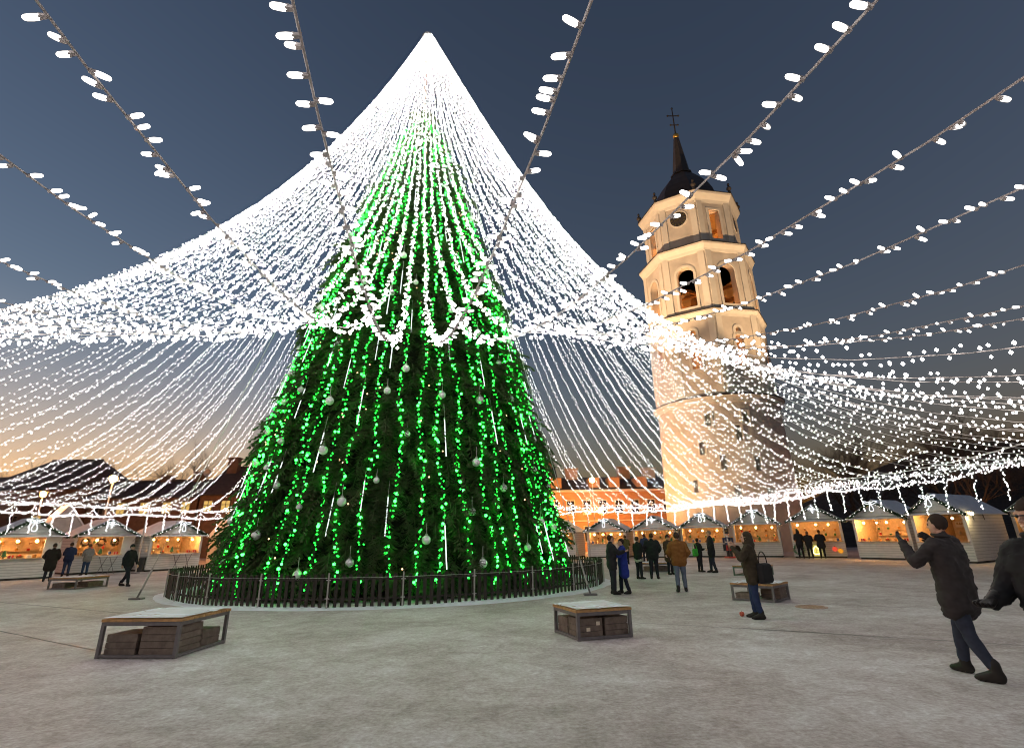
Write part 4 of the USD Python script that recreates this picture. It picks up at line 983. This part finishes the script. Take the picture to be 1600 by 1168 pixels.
# ------------------------------------------------------------------ benches and the wooden crates under them
def crate(parent_c, rz, x0, x1, y0, y1, h, label, wm=crate_wood, seed=0, stickers=(), z0=0.035):
    g = np.random.default_rng(seed + 900)
    cx, cy = (x0 + x1) / 2, (y0 + y1) / 2; c, s = math.cos(rz), math.sin(rz)
    t = thing('wooden_crate', label, 'crate', (parent_c[0] + cx * c - cy * s, parent_c[1] + cx * s + cy * c, z0), math.degrees(rz) + g.uniform(-2, 2))
    w, d = x1 - x0, y1 - y0
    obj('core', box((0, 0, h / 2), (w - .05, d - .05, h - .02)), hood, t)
    nb = max(2, int(round(h / .105))); bh = h / nb
    for k in range(nb):
        z = bh * (k + .5)
        for sg in (-1, 1):
            o = g.uniform(-.004, .004)
            obj('plank', box((0, sg * (d / 2 - .012 + o), z), (w, .022, bh - .008)), wm, t)
            obj('plank', box((sg * (w / 2 - .012 + o), 0, z), (.022, d - .05, bh - .008)), wm, t)
    nt = max(3, int(w / .13)); tw_ = w / nt
    for k in range(nt): obj('lid_board', box((-w / 2 + tw_ * (k + .5), 0, h + .006), (tw_ - .008, d, .02)), wm, t)
    for (sx, sz, sg) in stickers: obj('sticker', box((sx, -d / 2 - .006, sz), (.075, .003, .06)), cream_m, t)
    return t
def bench(label, c, rz_deg, sx, sy, h, nslat=8, fm=steel, snow_on=.7, seed=0):
    rz = math.radians(rz_deg)
    g = np.random.default_rng(seed + 700)
    t = thing('bench', label, 'bench', (c[0], c[1], 0), rz_deg)
    hx, hy, b = sx / 2, sy / 2, .055; zt = h - .045
    for i, (ax, ay) in enumerate(((-1, -1), (1, -1), (1, 1), (-1, 1))):
        obj('leg', box((ax * (hx - b / 2), ay * (hy - b / 2), zt / 2), (b, b, zt)), fm, t)
    for sg in (-1, 1):
        obj('top_rail', box((0, sg * (hy - b / 2 - .001), zt - b / 2), (sx - 2 * b, b - .004, b)), fm, t)
        obj('top_rail', box((sg * (hx - b / 2 - .001), 0, zt - b / 2), (b - .004, sy - 2 * b, b)), fm, t)
        obj('bottom_rail', box((0, sg * (hy - b / 2 - .001), .03), (sx - 2 * b, b - .006, .04)), fm, t)
        obj('bottom_rail', box((sg * (hx - b / 2 - .001), 0, .03), (b - .006, sy - 2 * b, .04)), fm, t)
    w = (sy + .02) / nslat
    for k in range(nslat):
        y = -sy / 2 - .01 + w * (k + .5)
        sl = obj('slat', box((g.uniform(-.004, .004), y, h - .021), (sx + .03, w - .014, .04)), slat_wood, t)
        if snow_on:
            xs = np.linspace(-sx / 2, sx / 2, 26); ys = np.linspace(y - w / 2 + .012, y + w / 2 - .012, 4)
            X, Y = np.meshgrid(xs, ys)
            nz = meshkit.fbm(np.stack([X * 3.2 + seed * 7, Y * 4.2, X * 0], -1), 4, seed)
            H = np.clip((nz - (1.02 - snow_on)) * .12, -.004, .022)
            n, m = X.shape; i, j = np.meshgrid(np.arange(n - 1), np.arange(m - 1), indexing='ij')
            q = np.stack([i * m + j, i * m + j + 1, (i + 1) * m + j + 1, (i + 1) * m + j], -1).reshape(-1, 4)
            obj('snow', (np.column_stack([X.ravel(), Y.ravel(), (h + .0005 + H).ravel()]), q), snow, sl, smooth=True)
    return c, rz
green_steel = mat('green_steel', (.10, .15, .11), .5, .2, 12, .05)
c, r = bench('large square bench with snowy slatted top at front left, crates stacked below', (-6.13, 10.50), -4.6, 1.38, 1.38, .575, 9, seed=1, snow_on=.9)
crate(c, r, -.61, -.08, -.61, -.03, .29, 'low brown crate at the front left under the near left bench', seed=1)
crate(c, r, .0, .62, -.615, .03, .40, 'tall brown crate at the front right under the near left bench', seed=2)
crate(c, r, .12, .60, .10, .60, .24, 'low brown crate at the back right under the near left bench', seed=3)
crate(c, r, -.58, -.02, .06, .60, .25, 'low brown crate at the back left under the near left bench', seed=4)
c, r = bench('square bench with pale frosted slats and stickered crate, front centre right of the fence', (1.42, 11.33), 18.6, 1.10, 1.08, .49, 7, seed=2, snow_on=.84)
crate(c, r, -.49, -.03, -.48, -.02, .29, 'brown crate with two white stickers under the front centre bench', seed=5, stickers=((-.06, .13, 1), (.14, .22, 1)))
crate(c, r, .02, .49, -.48, -.02, .29, 'plain brown crate under the right half of the front centre bench', seed=6)
crate(c, r, -.49, -.08, .04, .48, .25, 'snow-dusted brown crate under the left corner of the front centre bench', seed=7)
crate(c, r, .06, .48, .05, .47, .24, 'brown crate at the hidden back corner of the front centre bench', seed=8)
c, r = bench('distant low bench in front of the left stalls', (-18.75, 24.95), -11, 1.42, 1.5, .44, 8, seed=3, snow_on=.75)
crate(c, r, -.62, .0, -.62, -.05, .18, 'low crate at the front left under the distant left bench', seed=9)
crate(c, r, .06, .62, -.1, .6, .2, 'low crate at the right under the distant left bench', seed=10)
c, r = bench('square bench behind the person in jeans, frosted slats and one tall crate', (6.80, 16.42), 46, 1.15, 1.15, .44, 7, seed=4, snow_on=.72)
crate(c, r, .02, .52, -.52, .0, .32, 'tall crate under the right corner of the bench behind the person in jeans', seed=11)
crate(c, r, -.52, -.05, .0, .5, .14, 'low crate under the left corner of the bench behind the person in jeans', seed=12)
c, r = bench('green framed bench farther back behind the person in jeans', (10.4, 25.5), 50, 1.3, 1.3, .40, 7, fm=green_steel, seed=5, snow_on=.75)
c, r = bench('far low bench glimpsed between the legs of the standing crowd', (7.0, 29.2), 20, 1.3, 1.3, .42, 7, seed=6, snow_on=.7)
crate(c, r, -.55, .5, -.5, .2, .2, 'low crate under the far bench behind the standing crowd', seed=13)

# ------------------------------------------------------------------ tables, bin, apple, nutcracker
def trestle(label, loc, rz, w=1.3, h=1.03):
    t = thing('trestle_table', label, 'table', loc, rz)
    obj('table_top', box((0, 0, h), (w, .55, .03)), white_roof, t)
    for s in (-1, 1):
        for q in (-1, 1):
            obj('leg', MB().bar((s * w * .3 - .22 * q * 0 + q * .2, q * .03, .0), (s * w * .3 - q * .2, q * .03, h - .02), .016).mesh(), steel, t)
    obj('brace', MB().bar((-w * .3, 0, h * .5), (w * .3, 0, h * .5), .012).mesh(), steel, t)
trestle('white topped trestle table with crossed legs before a left stall', (-22.6, 38.9, 0), 60)
trestle('trestle table beside the man in the grey jacket at the wreath stall', (-25.5, 35.9, 0), 52, .9)
t = thing('litter_bin', 'dark square litter bin between the wreath stall and the trestle-table stall', 'bin', (-24.4, 37.5, 0), 55)
obj('body', lathe([(0, .02), (.24, .02), (.28, .85), (.26, .86), (.24, .8), (0, .78)], 4), hood, t); obj('rim', lathe([(.26, .85), (.30, .85), (.30, .9), (.26, .9), (.26, .85)], 4), steel, t)
t = thing('apple', 'small red apple lying on the paving by the near person in jeans', 'apple', (5.02, 13.3, 0))
obj('flesh', lathe([(0, .012), (.025, .0), (.045, .02), (.055, .055), (.045, .088), (.02, .098), (0, .085)], 16), mat('red_apple', (.5, .10, .05), .3, .5, 30, .02), t, smooth=True); obj('stalk', MB().bar((0, 0, .085), (.008, .004, .118), .004, n=4).mesh(), dark_metal, t)

navy_paint = mat('navy_paint', (.03, .04, .09), .35, .1, 4, .02); red_paint = mat('red_paint', (.42, .04, .035), .35, .1, 4, .02); white_paint = mat('white_paint', (.75, .72, .66), .4, .05, 4, .02); skin_paint = mat('painted_face', (.65, .42, .3), .4, .05, 4, .02)
t = thing('nutcracker', 'tall wooden nutcracker soldier with black hat and red legs standing between two stalls', 'statue', (16.0, 43.05, 0), -25)
obj('stand', lathe([(0, 0), (.42, 0), (.42, .07), (.36, .1), (0, .1)], 20), red_paint, t)
for s in (-1, 1):
    lg = obj('leg', lathe([(0, .5), (.075, .5), (.095, .7), (.10, .95), (0, .97)], 12, (s * .115, 0, 0)), red_paint, t, smooth=40)
    obj('boot', MB().add(*lathe([(0, .1), (.09, .1), (.09, .3), (.105, .5), (0, .52)], 12, (s * .115, 0, 0))).box((s * .115, -.08, .14), (.15, .22, .08)).mesh(), hood, lg)
obj('coat', lathe([(0, .9), (.25, .9), (.22, 1.05), (.19, 1.12), (.24, 1.35), (.25, 1.42), (.12, 1.48), (0, 1.49)], 16), navy_paint, t, smooth=40)
obj('belt', lathe([(.2, 1.08), (.215, 1.08), (.215, 1.15), (.2, 1.15), (.2, 1.08)], 16), white_paint, t)
obj('sash', MB().box((0, -.225, 1.28), (.1, .03, .24)).mesh(), white_paint, t)
for s in (-1, 1):
    am = obj('arm', MB().add(*lathe([(0, .92), (.055, .93), (.07, 1.15), (.075, 1.4), (0, 1.45)], 10, (s * .31, 0, 0))).mesh(), navy_paint, t, smooth=40)
    obj('cuff', lathe([(.05, .95), (.075, .95), (.075, 1.03), (.05, 1.03)], 10, (s * .31, 0, 0)), white_paint, am); obj('epaulette', lathe([(0, 1.49), (.09, 1.46), (.1, 1.42), (0, 1.42)], 10, (s * .3, 0, 0)), gold, am)
hd = obj('head', lathe([(0, 1.47), (.11, 1.48), (.14, 1.55), (.14, 1.7), (0, 1.72)], 16), skin_paint, t, smooth=40)
obj('beard', MB().box((0, -.12, 1.5), (.15, .07, .14)).mesh(), white_paint, hd); obj('jaw', MB().box((0, -.14, 1.56), (.10, .04, .05)).mesh(), white_paint, hd); obj('nose', MB().add(*icos([(0, -.15, 1.63)], .03)).mesh(), skin_paint, hd)
for s in (-1, 1): obj('eye', icos([(s * .055, -.128, 1.67)], .018), hood, hd)
ht = obj('hat', lathe([(.165, 1.70), (.17, 1.74), (.15, 1.76), (.17, 2.05), (.16, 2.09), (0, 2.1)], 18), hood, t, smooth=30)
obj('brim', MB().box((0, -.17, 1.73), (.24, .1, .02)).mesh(), hood, ht); obj('badge', MB().add(*icos([(0, -.165, 1.9)], .04)).mesh(), gold, ht)

# ------------------------------------------------------------------ people
def sph(p, r, n=12): return Manifold.sphere(float(r), n).translate([float(q) for q in p])
def ell(p, r, n=20): return Manifold.sphere(1.0, n).scale([float(q) for q in r]).translate([float(q) for q in p])
def seg(a, b, ra, rb, n=12): return Manifold.batch_hull([sph(a, ra, n), sph(b, rb, n)])
def chain(pts, rs, n=12):
    out = None
    for i in range(len(pts) - 1):
        s = seg(pts[i], pts[i + 1], rs[i], rs[i + 1], n); out = s if out is None else out + s
    return out
V = lambda *a: np.array(a, float)
def unit(v): return v / (np.linalg.norm(v) + 1e-9)
SKIN = mat('skin', (.50, .30, .21), .55, .08, 20, .03)
CLOTH = {}
def cloth(name, col, rough=.85):
    if name not in CLOTH: CLOTH[name] = mat('cloth_' + name, col, rough, .22, 12, .25, spec=.2, bscale=60, dist=.006)
    return CLOTH[name]
def soften(m, edge, amp, seed, it=6):
    m = m.refine_to_length(edge)
    mm = m.to_mesh(); t = trimesh.Trimesh(mm.vert_properties[:, :3], mm.tri_verts, process=True)
    trimesh.smoothing.filter_taubin(t, lamb=.5, nu=-.52, iterations=it)
    if amp:
        v = t.vertices; nz = meshkit.fbm(np.column_stack([v[:, 0] * 7, v[:, 1] * 7, v[:, 2] * 11]) + seed, 3, seed) - .5
        t.vertices = v + t.vertex_normals * (nz * amp)[:, None]
    return t
POSES = {
 # left/right arm: elbow and wrist offsets from the shoulder (x is outward for that side); leg: knee and ankle offsets from the hip
 'stand': dict(arm=((.07, .01, -.29), (.07, .06, -.54)), leg=((.015, .02, -.43), (.02, .0, -.86))),
 'pockets': dict(arm=((.13, -.06, -.27), (.02, .12, -.42)), leg=((.015, .02, -.43), (.03, .0, -.86))),
 'hold': dict(arm=((.08, .05, -.28), (-.03, .30, -.22)), leg=((.015, .02, -.43), (.03, .0, -.86))),
 'photo': dict(arm=((.14, .13, -.22), (-.05, .30, .03)), leg=((.015, .02, -.43), (.03, .0, -.86))),
 'embrace': dict(arm=((.12, .16, -.22), (-.02, .40, -.16)), leg=((.01, .02, -.43), (.02, .0, -.86))),
}
def person(label, loc, face, height, pose='stand', jacket='black', jc=(.02, .02, .022), tc=(.02, .021, .028), tn='dark_trousers', hair='brown_hair', hc=(.06, .035, .02), hat=None, long=.0, group=None,
           walk=0.0, bulk=1.0, shoes=(.02, .018, .016), hood_=False, belt=None, scarf=None, gloves=False, skirt=0.0, lean=0.0, armov=None, seed=0, turn=0.0, gl=None, hi=False):
    """face: compass angle in degrees of the direction faced (0 = +y, 90 = +x)"""
    s = height / 1.76
    t = thing('person', label, 'person', (loc[0], loc[1], 0), -face, group, s)
    po = POSES[pose]; J = {}
    hipz, shz = .90, 1.43
    for sd, nm in ((-1, 'l'), (1, 'r')):
        hip = V(sd * .09, 0, hipz); k, a = po['leg']
        w = walk * sd
        knee = hip + V(sd * k[0], k[1] + w * .20 + (abs(w) * .05), k[2]); ank = hip + V(sd * a[0], a[1] + w * .36 - (.12 if w < 0 else 0) * abs(walk), a[2] + (.05 if w < 0 else 0.01) * abs(walk))
        sh = V(sd * .185 * bulk, 0, shz); ao = (armov or {}).get(nm, po['arm']); e, wr = ao
        el = sh + V(sd * e[0], e[1] - w * .12, e[2]); wrs = sh + V(sd * wr[0], wr[1] - w * .2, wr[2])
        J[nm] = (hip, knee, ank, sh, el, wrs)
    # continuous body
    body = Manifold.batch_hull([sph(V(-.08, 0, .92), .115), sph(V(.08, 0, .92), .115), sph(V(0, .0, 1.08), .12)]) + Manifold.batch_hull([sph(V(0, 0, 1.08), .12), sph(V(-.12, 0, 1.34), .10), sph(V(.12, 0, 1.34), .10), sph(V(0, .01, 1.40), .09)])
    body = body + chain([V(0, -.01, 1.40), V(0, .0, 1.50), V(0, .012, 1.57)], [.075, .056, .055])
    hd = V(0, .02, 1.645)
    head = ell(hd + V(0, -.008, .015), (.077, .097, .105), 24) + Manifold.batch_hull([ell(hd + V(0, .03, -.03), (.062, .06, .055)), sph(hd + V(0, .062, -.092), .026), sph(hd + V(-.035, .02, -.07), .03), sph(hd + V(.035, .02, -.07), .03)])
    head = head + Manifold.batch_hull([sph(hd + V(0, .088, .012), .009), sph(hd + V(0, .112, -.022), .011), sph(hd + V(-.014, .093, -.028), .009), sph(hd + V(.014, .093, -.028), .009)])
    head = head + Manifold.batch_hull([sph(hd + V(-.04, .074, .028), .013), sph(hd + V(.04, .074, .028), .013)]) + Manifold.batch_hull([sph(hd + V(-.022, .083, -.056), .008), sph(hd + V(.022, .083, -.056), .008), sph(hd + V(0, .092, -.057), .009)])
    for sd in (-1, 1): head = head + ell(hd + V(sd * .078, -.005, -.005), (.012, .022, .034), 10)
    if turn: head = head.translate([0, 0, -1.6]).rotate([0, 0, turn]).translate([0, 0, 1.6])
    body = body + head
    feet = None; hands = None
    for sd, nm in ((-1, 'l'), (1, 'r')):
        hip, knee, ank, sh, el, wr = J[nm]
        body = body + chain([hip, knee, ank], [.085, .055, .04]) + chain([sh - V(sd * .04, 0, 0), sh, el, wr], [.07, .055, .042, .03])
        d = unit(wr - el); d = unit(d + V(0, .12, -.12)); side = unit(np.cross(d, V(0, 1.0, .2) if abs(d[1]) < .8 else V(0, 0, 1.0))); nrm = np.cross(side, d)
        pc = wr + d * .085
        def hand(gr):
            palm = Manifold.batch_hull([sph(wr + d * .01 + side * .014, .019 + gr), sph(wr + d * .01 - side * .014, .019 + gr), sph(pc + side * .030, .014 + gr), sph(pc - side * .030, .014 + gr)])
            for fi, (off, L) in enumerate(((.033, .066), (.011, .076), (-.011, .070), (-.033, .054))):
                fo = 1 + fi * .0
                b0 = pc + side * off; sp = side * off * .35
                b1 = b0 + unit(d + nrm * sd * .25 + sp * 8) * L * .45; b2 = b1 + unit(d * .8 + nrm * sd * .55 + sp * 5) * L * .32; b3 = b2 + unit(d * .5 + nrm * sd * .8) * L * .25
                palm = palm + chain([b0, b1, b2, b3], [.0095 + gr, .0088 + gr, .008 + gr, .007 + gr], 8)
            t0 = wr + d * .03 + side * .026 * sd; t1 = t0 + unit(side * sd * .7 + d * .7 + nrm * .2) * .04; t2 = t1 + unit(side * sd * .25 + d + nrm * sd * .2) * .032
            palm = palm + chain([t0, t1, t2], [.013 + gr, .011 + gr, .009 + gr], 8)
            return palm + seg(wr - d * .06, wr + d * .01, .044, .034) if gr else palm
        palm = hand(0.0)
        if gloves: hands = hand(.0035) if hands is None else hands + hand(.0035)
        body = body + palm
        fdir = unit(V(sd * .22, 1, 0)); foot = Manifold.batch_hull([sph(ank + V(0, -.02, .01), .036), sph(V(ank[0], ank[1] - .035, .048), .026), sph(V(ank[0], ank[1], .046) + fdir * .10, .026), sph(V(ank[0], ank[1], .042) + fdir * .145, .018)])
        sole_lift = 0.0
        body = body + foot
        bt = Manifold.batch_hull([sph(ank + V(0, -.02, .03), .058), sph(V(ank[0], ank[1] - .05, .045), .045), sph(V(ank[0], ank[1], .04) + fdir * .125, .046), sph(V(ank[0], ank[1], .032) + fdir * .19, .032)]) + seg(ank + V(0, 0, .02), ank + V(0, -.005, .13), .054, .058)
        bt = bt.trim_by_plane([0, 0, 1.0], .0)
        feet = bt if feet is None else feet + bt
    bd = obj('body', body, SKIN, t, smooth=50)
    ey = MB()
    for sd in (-1, 1): ey.add(*icos([hd + V(sd * .031, .083, .010)], .0125))
    ev, ef = ey.mesh()
    if turn:
        a = math.radians(turn); ev = np.column_stack([ev[:, 0] * math.cos(a) - ev[:, 1] * math.sin(a), ev[:, 0] * math.sin(a) + ev[:, 1] * math.cos(a), ev[:, 2]])
    obj('eyes', (ev, ef), hood, bd, smooth=True)
    if gloves: obj('gloves', hands, cloth('black_leather', (.02, .018, .017), .5), t, smooth=50)
    # trousers
    tr = Manifold.batch_hull([sph(V(-.085, -.01, .93), .135), sph(V(.085, -.01, .93), .135), sph(V(0, 0, 1.02), .14)])
    for nm in 'lr':
        hip, knee, ank, *_ = J[nm]
        tr = tr + chain([hip, (hip + knee) / 2, knee, (knee + ank) / 2, ank + V(0, 0, .06)], [.112, .10, .078, .075, .066])
    obj('trousers', soften(tr, .05, .022, seed), cloth(tn, tc), t, smooth=True)
    obj('shoes', soften(feet, .04, 0, 0, 3), cloth('shoe' + str(int(shoes[0] * 1000)), shoes, .5), t, smooth=True)
    # jacket
    z0 = .86 - long
    low = [sph(V(-.10 * bulk, 0, z0), .145 + .06 * long), sph(V(.10 * bulk, 0, z0), .145 + .06 * long)]
    jk = Manifold.batch_hull(low + [sph(V(-.07, 0, 1.08), .155 * bulk), sph(V(.07, 0, 1.08), .155 * bulk)]) + Manifold.batch_hull([sph(V(-.07, 0, 1.08), .15 * bulk), sph(V(.07, 0, 1.08), .15 * bulk), sph(V(-.13 * bulk, 0, 1.33), .135), sph(V(.13 * bulk, 0, 1.33), .135), sph(V(0, -.01, 1.42), .11)])
    jk = jk + chain([V(0, -.01, 1.42), V(0, .0, 1.52)], [.105, .085])
    for sd, nm in ((-1, 'l'), (1, 'r')):
        *_, sh, el, wr = J[nm]
        jk = jk + chain([sh - V(sd * .06, 0, .02), sh, (sh + el) / 2, el, (el + wr) / 2, wr - unit(wr - el) * .02], [.11, .092, .083, .072, .066, .056])
    if hood_: jk = jk + (Manifold.batch_hull([ell(hd + V(0, -.03, .01), (.105, .115, .135)), sph(V(0, -.05, 1.5), .11)]) - ell(hd + V(0, .12, -.01), (.085, .14, .115)))
    jt = soften(jk, .022 if hi else .035, .05, seed + 3)
    if hi:
        v = jt.vertices; w_ = meshkit.fbm(np.column_stack([v[:, 0] * 9 + v[:, 2] * 5, v[:, 1] * 9, v[:, 2] * 30]) + seed, 3, seed + 1)
        jt.vertices = v + jt.vertex_normals * ((np.abs(w_ - .5) * 2) ** .7 * .022 - .006)[:, None]
    jm = obj('jacket', jt, cloth(jacket, jc), t, smooth=True)
    if hi:
        a_ = np.linspace(0, 2 * np.pi, 22); br = .165 * bulk
        obj('collar', soften(chain([V(.085 * math.cos(x), .01 + .085 * math.sin(x), 1.525 + .012 * math.sin(x)) for x in a_], [.022] * 22, 8), .03, .006, 4, 2), cloth(jacket, jc), jm, smooth=True)
    if belt: obj('hem', soften(Manifold.batch_hull([sph(V(-.10, 0, z0 - .06), .14), sph(V(.10, 0, z0 - .06), .14), sph(V(-.10, 0, z0 - .02), .15), sph(V(.10, 0, z0 - .02), .15)]), .05, .01, 5), cloth('hem', belt), jm, smooth=True)
    if skirt: obj('coat_skirt', soften(Manifold.batch_hull([sph(V(-.1, 0, .98), .15), sph(V(.1, 0, .98), .15), sph(V(-.13, -.02, skirt), .16), sph(V(.13, -.02, skirt), .16)]), .05, .03, 6), cloth(jacket, jc), jm, smooth=True)
    if scarf: obj('scarf', soften(Manifold.batch_hull([ell(V(0, .01, 1.50), (.11, .115, .05))]) + seg(V(.04, .13, 1.46), V(.05, .15, 1.2), .045, .04), .04, .02, 8), cloth('scarf' + str(int(scarf[0] * 100)), scarf), t, smooth=True)
    # hair or hat
    cap = ell(hd + V(0, -.016, .028), (.089, .107, .108), 24)
    front = Manifold.cube([.4, .3, .4]).translate([-.2, 0, -.4]).rotate([-28, 0, 0]).translate([0, float(hd[1] + .035), float(hd[2] + .07)])
    hr = cap - front
    if turn: hr = hr.translate([0, 0, -1.6]).rotate([0, 0, turn]).translate([0, 0, 1.6])
    if not hood_: obj('hair', soften(hr, .012 if hi else .02, .03, 4, 1), cloth(hair, hc), bd, smooth=True)
    if hat:
        hm = ell(hd + V(0, -.012, .03), (.090, .110, .122), 24).trim_by_plane([0, -.15, 1.0], float(hd[2] + .035))
        hm = hm + (ell(hd + V(0, -.012, .03), (.096, .116, .055), 24).trim_by_plane([0, 0, 1.0], float(hd[2] + .012)))
        obj('hat', soften(hm, .03, .008, 2, 2), cloth('hat' + str(int(hat[0] * 100)) + str(int(hat[2] * 100)), hat), bd, smooth=True)
    if gl: obj('glasses', MB().tube([hd + V(-.075, .03, .012), hd + V(-.06, .098, .012), hd + V(0, .108, .012), hd + V(.06, .098, .012), hd + V(.075, .03, .012)], .004).mesh(), hood, bd)
    return t
def bag(label, loc, rz, col, w=.3, h=.34, name='shoulder_bag', d=.13):
    t = thing(name, label, 'bag', loc, rz)
    obj('pouch', soften(Manifold.batch_hull([ell(V(sx * (w / 2 - .05), 0, z), (.05, d / 2, .05)) for sx in (-1, 1) for z in (.05, h - .05)]), .04, .02, 3, 3), cloth('bag' + str(int(col[1] * 1000)), col, .6), t, smooth=True)
    a = np.linspace(0, np.pi, 12)
    obj('strap', tube(np.column_stack([w * .36 * np.cos(a), a * 0, h - .02 + .25 * np.sin(a)]), .012, 5), cloth('bag' + str(int(col[1] * 1000)), col, .6), t)
K = (.018, .018, .02); JN = (.03, .045, .09); BR = (.05, .035, .022)
person('person in a long dark coat standing alone before the edge stall on the left', (-23.86, 29.5), -20, 1.8, 'pockets', 'dark_brown', (.025, .02, .015), long=.25, bulk=1.15, seed=1, hat=(.03, .03, .03))
person('person in a navy jacket and blue jeans, back turned, at the wreath stall', (-26.3, 33.75), -35, 1.84, 'hold', 'navy', (.02, .03, .07), JN, 'jeans', seed=2, hat=(.03, .03, .04))
person('person in a grey jacket and jeans leaning to the table at the wreath stall', (-25.75, 34.5), -60, 1.74, 'hold', 'grey', (.17, .165, .15), (.03, .05, .10), 'jeans2', hc=(.12, .08, .05), hair='fair_hair', seed=3)
person('person in dark clothes walking alone left of the tree fence', (-17.13, 25.5), 100, 1.70, 'stand', 'black', K, walk=.7, hood_=False, hat=(.02, .02, .02), seed=4)
person('man in black embracing a woman in a blue coat right of the fence', (3.06, 18.45), 85, 1.74, 'embrace', 'black2', (.022, .022, .024), long=.05, seed=5)
person('woman in a bright blue coat embraced by a man in black', (3.44, 18.62), -95, 1.62, 'embrace', 'blue', (.02, .035, .22), (.015, .018, .035), 'navy_tights', skirt=.62, hair='dark_hair', hc=(.03, .02, .015), seed=6, walk=.25)
person('slim person in black with a pale jacket hem, left in the talking pair', (5.18, 24.4), 60, 1.66, 'hold', 'black', K, belt=(.45, .43, .38), seed=7)
person('broad man in black seen from behind, right in the talking pair', (5.78, 24.3), 20, 1.78, 'pockets', 'black3', (.02, .02, .022), bulk=1.15, walk=.15, seed=8)
person('person in an olive jacket standing at the stall behind the talking pair', (7.0, 36.5), 10, 1.72, 'hold', 'olive', (.10, .09, .03), seed=9)
person('person in dark blue beside the olive-jacketed person, near the stall', (8.9, 39.5), -10, 1.75, 'pockets', 'dark_blue', (.03, .04, .08), seed=10, hat=(.1, .02, .02))
person('person in a dark brown coat behind the one in the orange-brown jacket', (7.1, 26.7), 150, 1.70, 'stand', 'brown', (.07, .04, .025), long=.2, hat=(.03, .03, .035), seed=11)
person('person in an orange-brown jacket and pale blue jeans facing the stalls', (5.32, 18.85), 12, 1.78, 'pockets', 'orange_brown', (.20, .085, .022), (.12, .14, .19), 'pale_jeans', walk=.2, bulk=1.08, hat=(.03, .03, .03), seed=12)
person('short woman in black with a green bag, facing the man in black coat', (8.93, 28.1), 70, 1.52, 'hold', 'black', K, hair='dark_hair', hc=(.02, .015, .012), seed=13)
bag('bright green shoulder bag hanging at the side of the short woman in black', (8.72, 27.95, .72), 20, (.06, .42, .05))
person('bald man in a black coat facing the short woman with the green bag', (9.35, 27.5), -80, 1.86, 'pockets', 'black4', (.018, .018, .02), (.025, .03, .045), 'dark_jeans', long=.12, hair='shaved', hc=(.25, .16, .11), seed=14, walk=.2)
person('near person in a dark hooded jacket and blue jeans holding up a phone', (5.22, 12.9), -65, 1.76, 'photo', 'dark_olive', (.045, .035, .022), (.022, .035, .085), 'blue_jeans', hood_=True, bulk=1.2, long=.06, walk=.15, hi=True, seed=15, shoes=(.022, .02, .016))
bag('black shoulder bag hanging at the hip of the near person in jeans', (5.42, 12.72, .70), 30, (.015, .015, .016), .38, .42, d=.2)
t = thing('phone', 'dark phone held up by the near person in jeans', 'phone', (4.78, 13.12, 1.44), 25); obj('case', box((0, 0, 0), (.08, .012, .15)), hood, t); obj('lens', icos([(.02, -.008, .05)], .008), glass_dark, t)
person('customer in black with a pointed hood, left of the three at the wreath-front stall', (20.0, 40.35), 27, 1.88, 'hold', 'black', K, hood_=True, seed=16)
person('customer in black with fair hair, middle of the three at the wreath-front stall', (20.5, 40.05), 20, 1.76, 'hold', 'black2', (.02, .02, .024), hair='fair_hair', hc=(.3, .18, .09), seed=17)
person('customer in a flared dark coat and cap, right of the three at the wreath-front stall', (21.2, 39.8), 30, 1.82, 'hold', 'black3', (.02, .02, .022), hat=(.02, .02, .022), skirt=.75, bulk=1.1, scarf=(.4, .2, .1), seed=18)
person('tall person in dark jacket and jeans striding away at the right front, hands raised', (5.78, 7.75), -25, 1.93, 'photo', 'charcoal', (.035, .03, .03), (.03, .036, .055), 'dark_jeans2', walk=.5, bulk=1.08, long=.14, hair='dark_hair', hc=(.02, .018, .015), gloves=True, hi=True, seed=19)
person('man in black at the right edge with face in profile and arm held out', (3.88, 4.22), -100, 1.95, 'stand', 'black', K, hair='dark_hair', hc=(.02, .018, .015), hi=True, seed=20, gl=True, gloves=True, armov={'l': ((.08, .02, -.27), (.03, .20, -.40)), 'r': ((.08, .10, -.25), (.02, .30, -.30))})
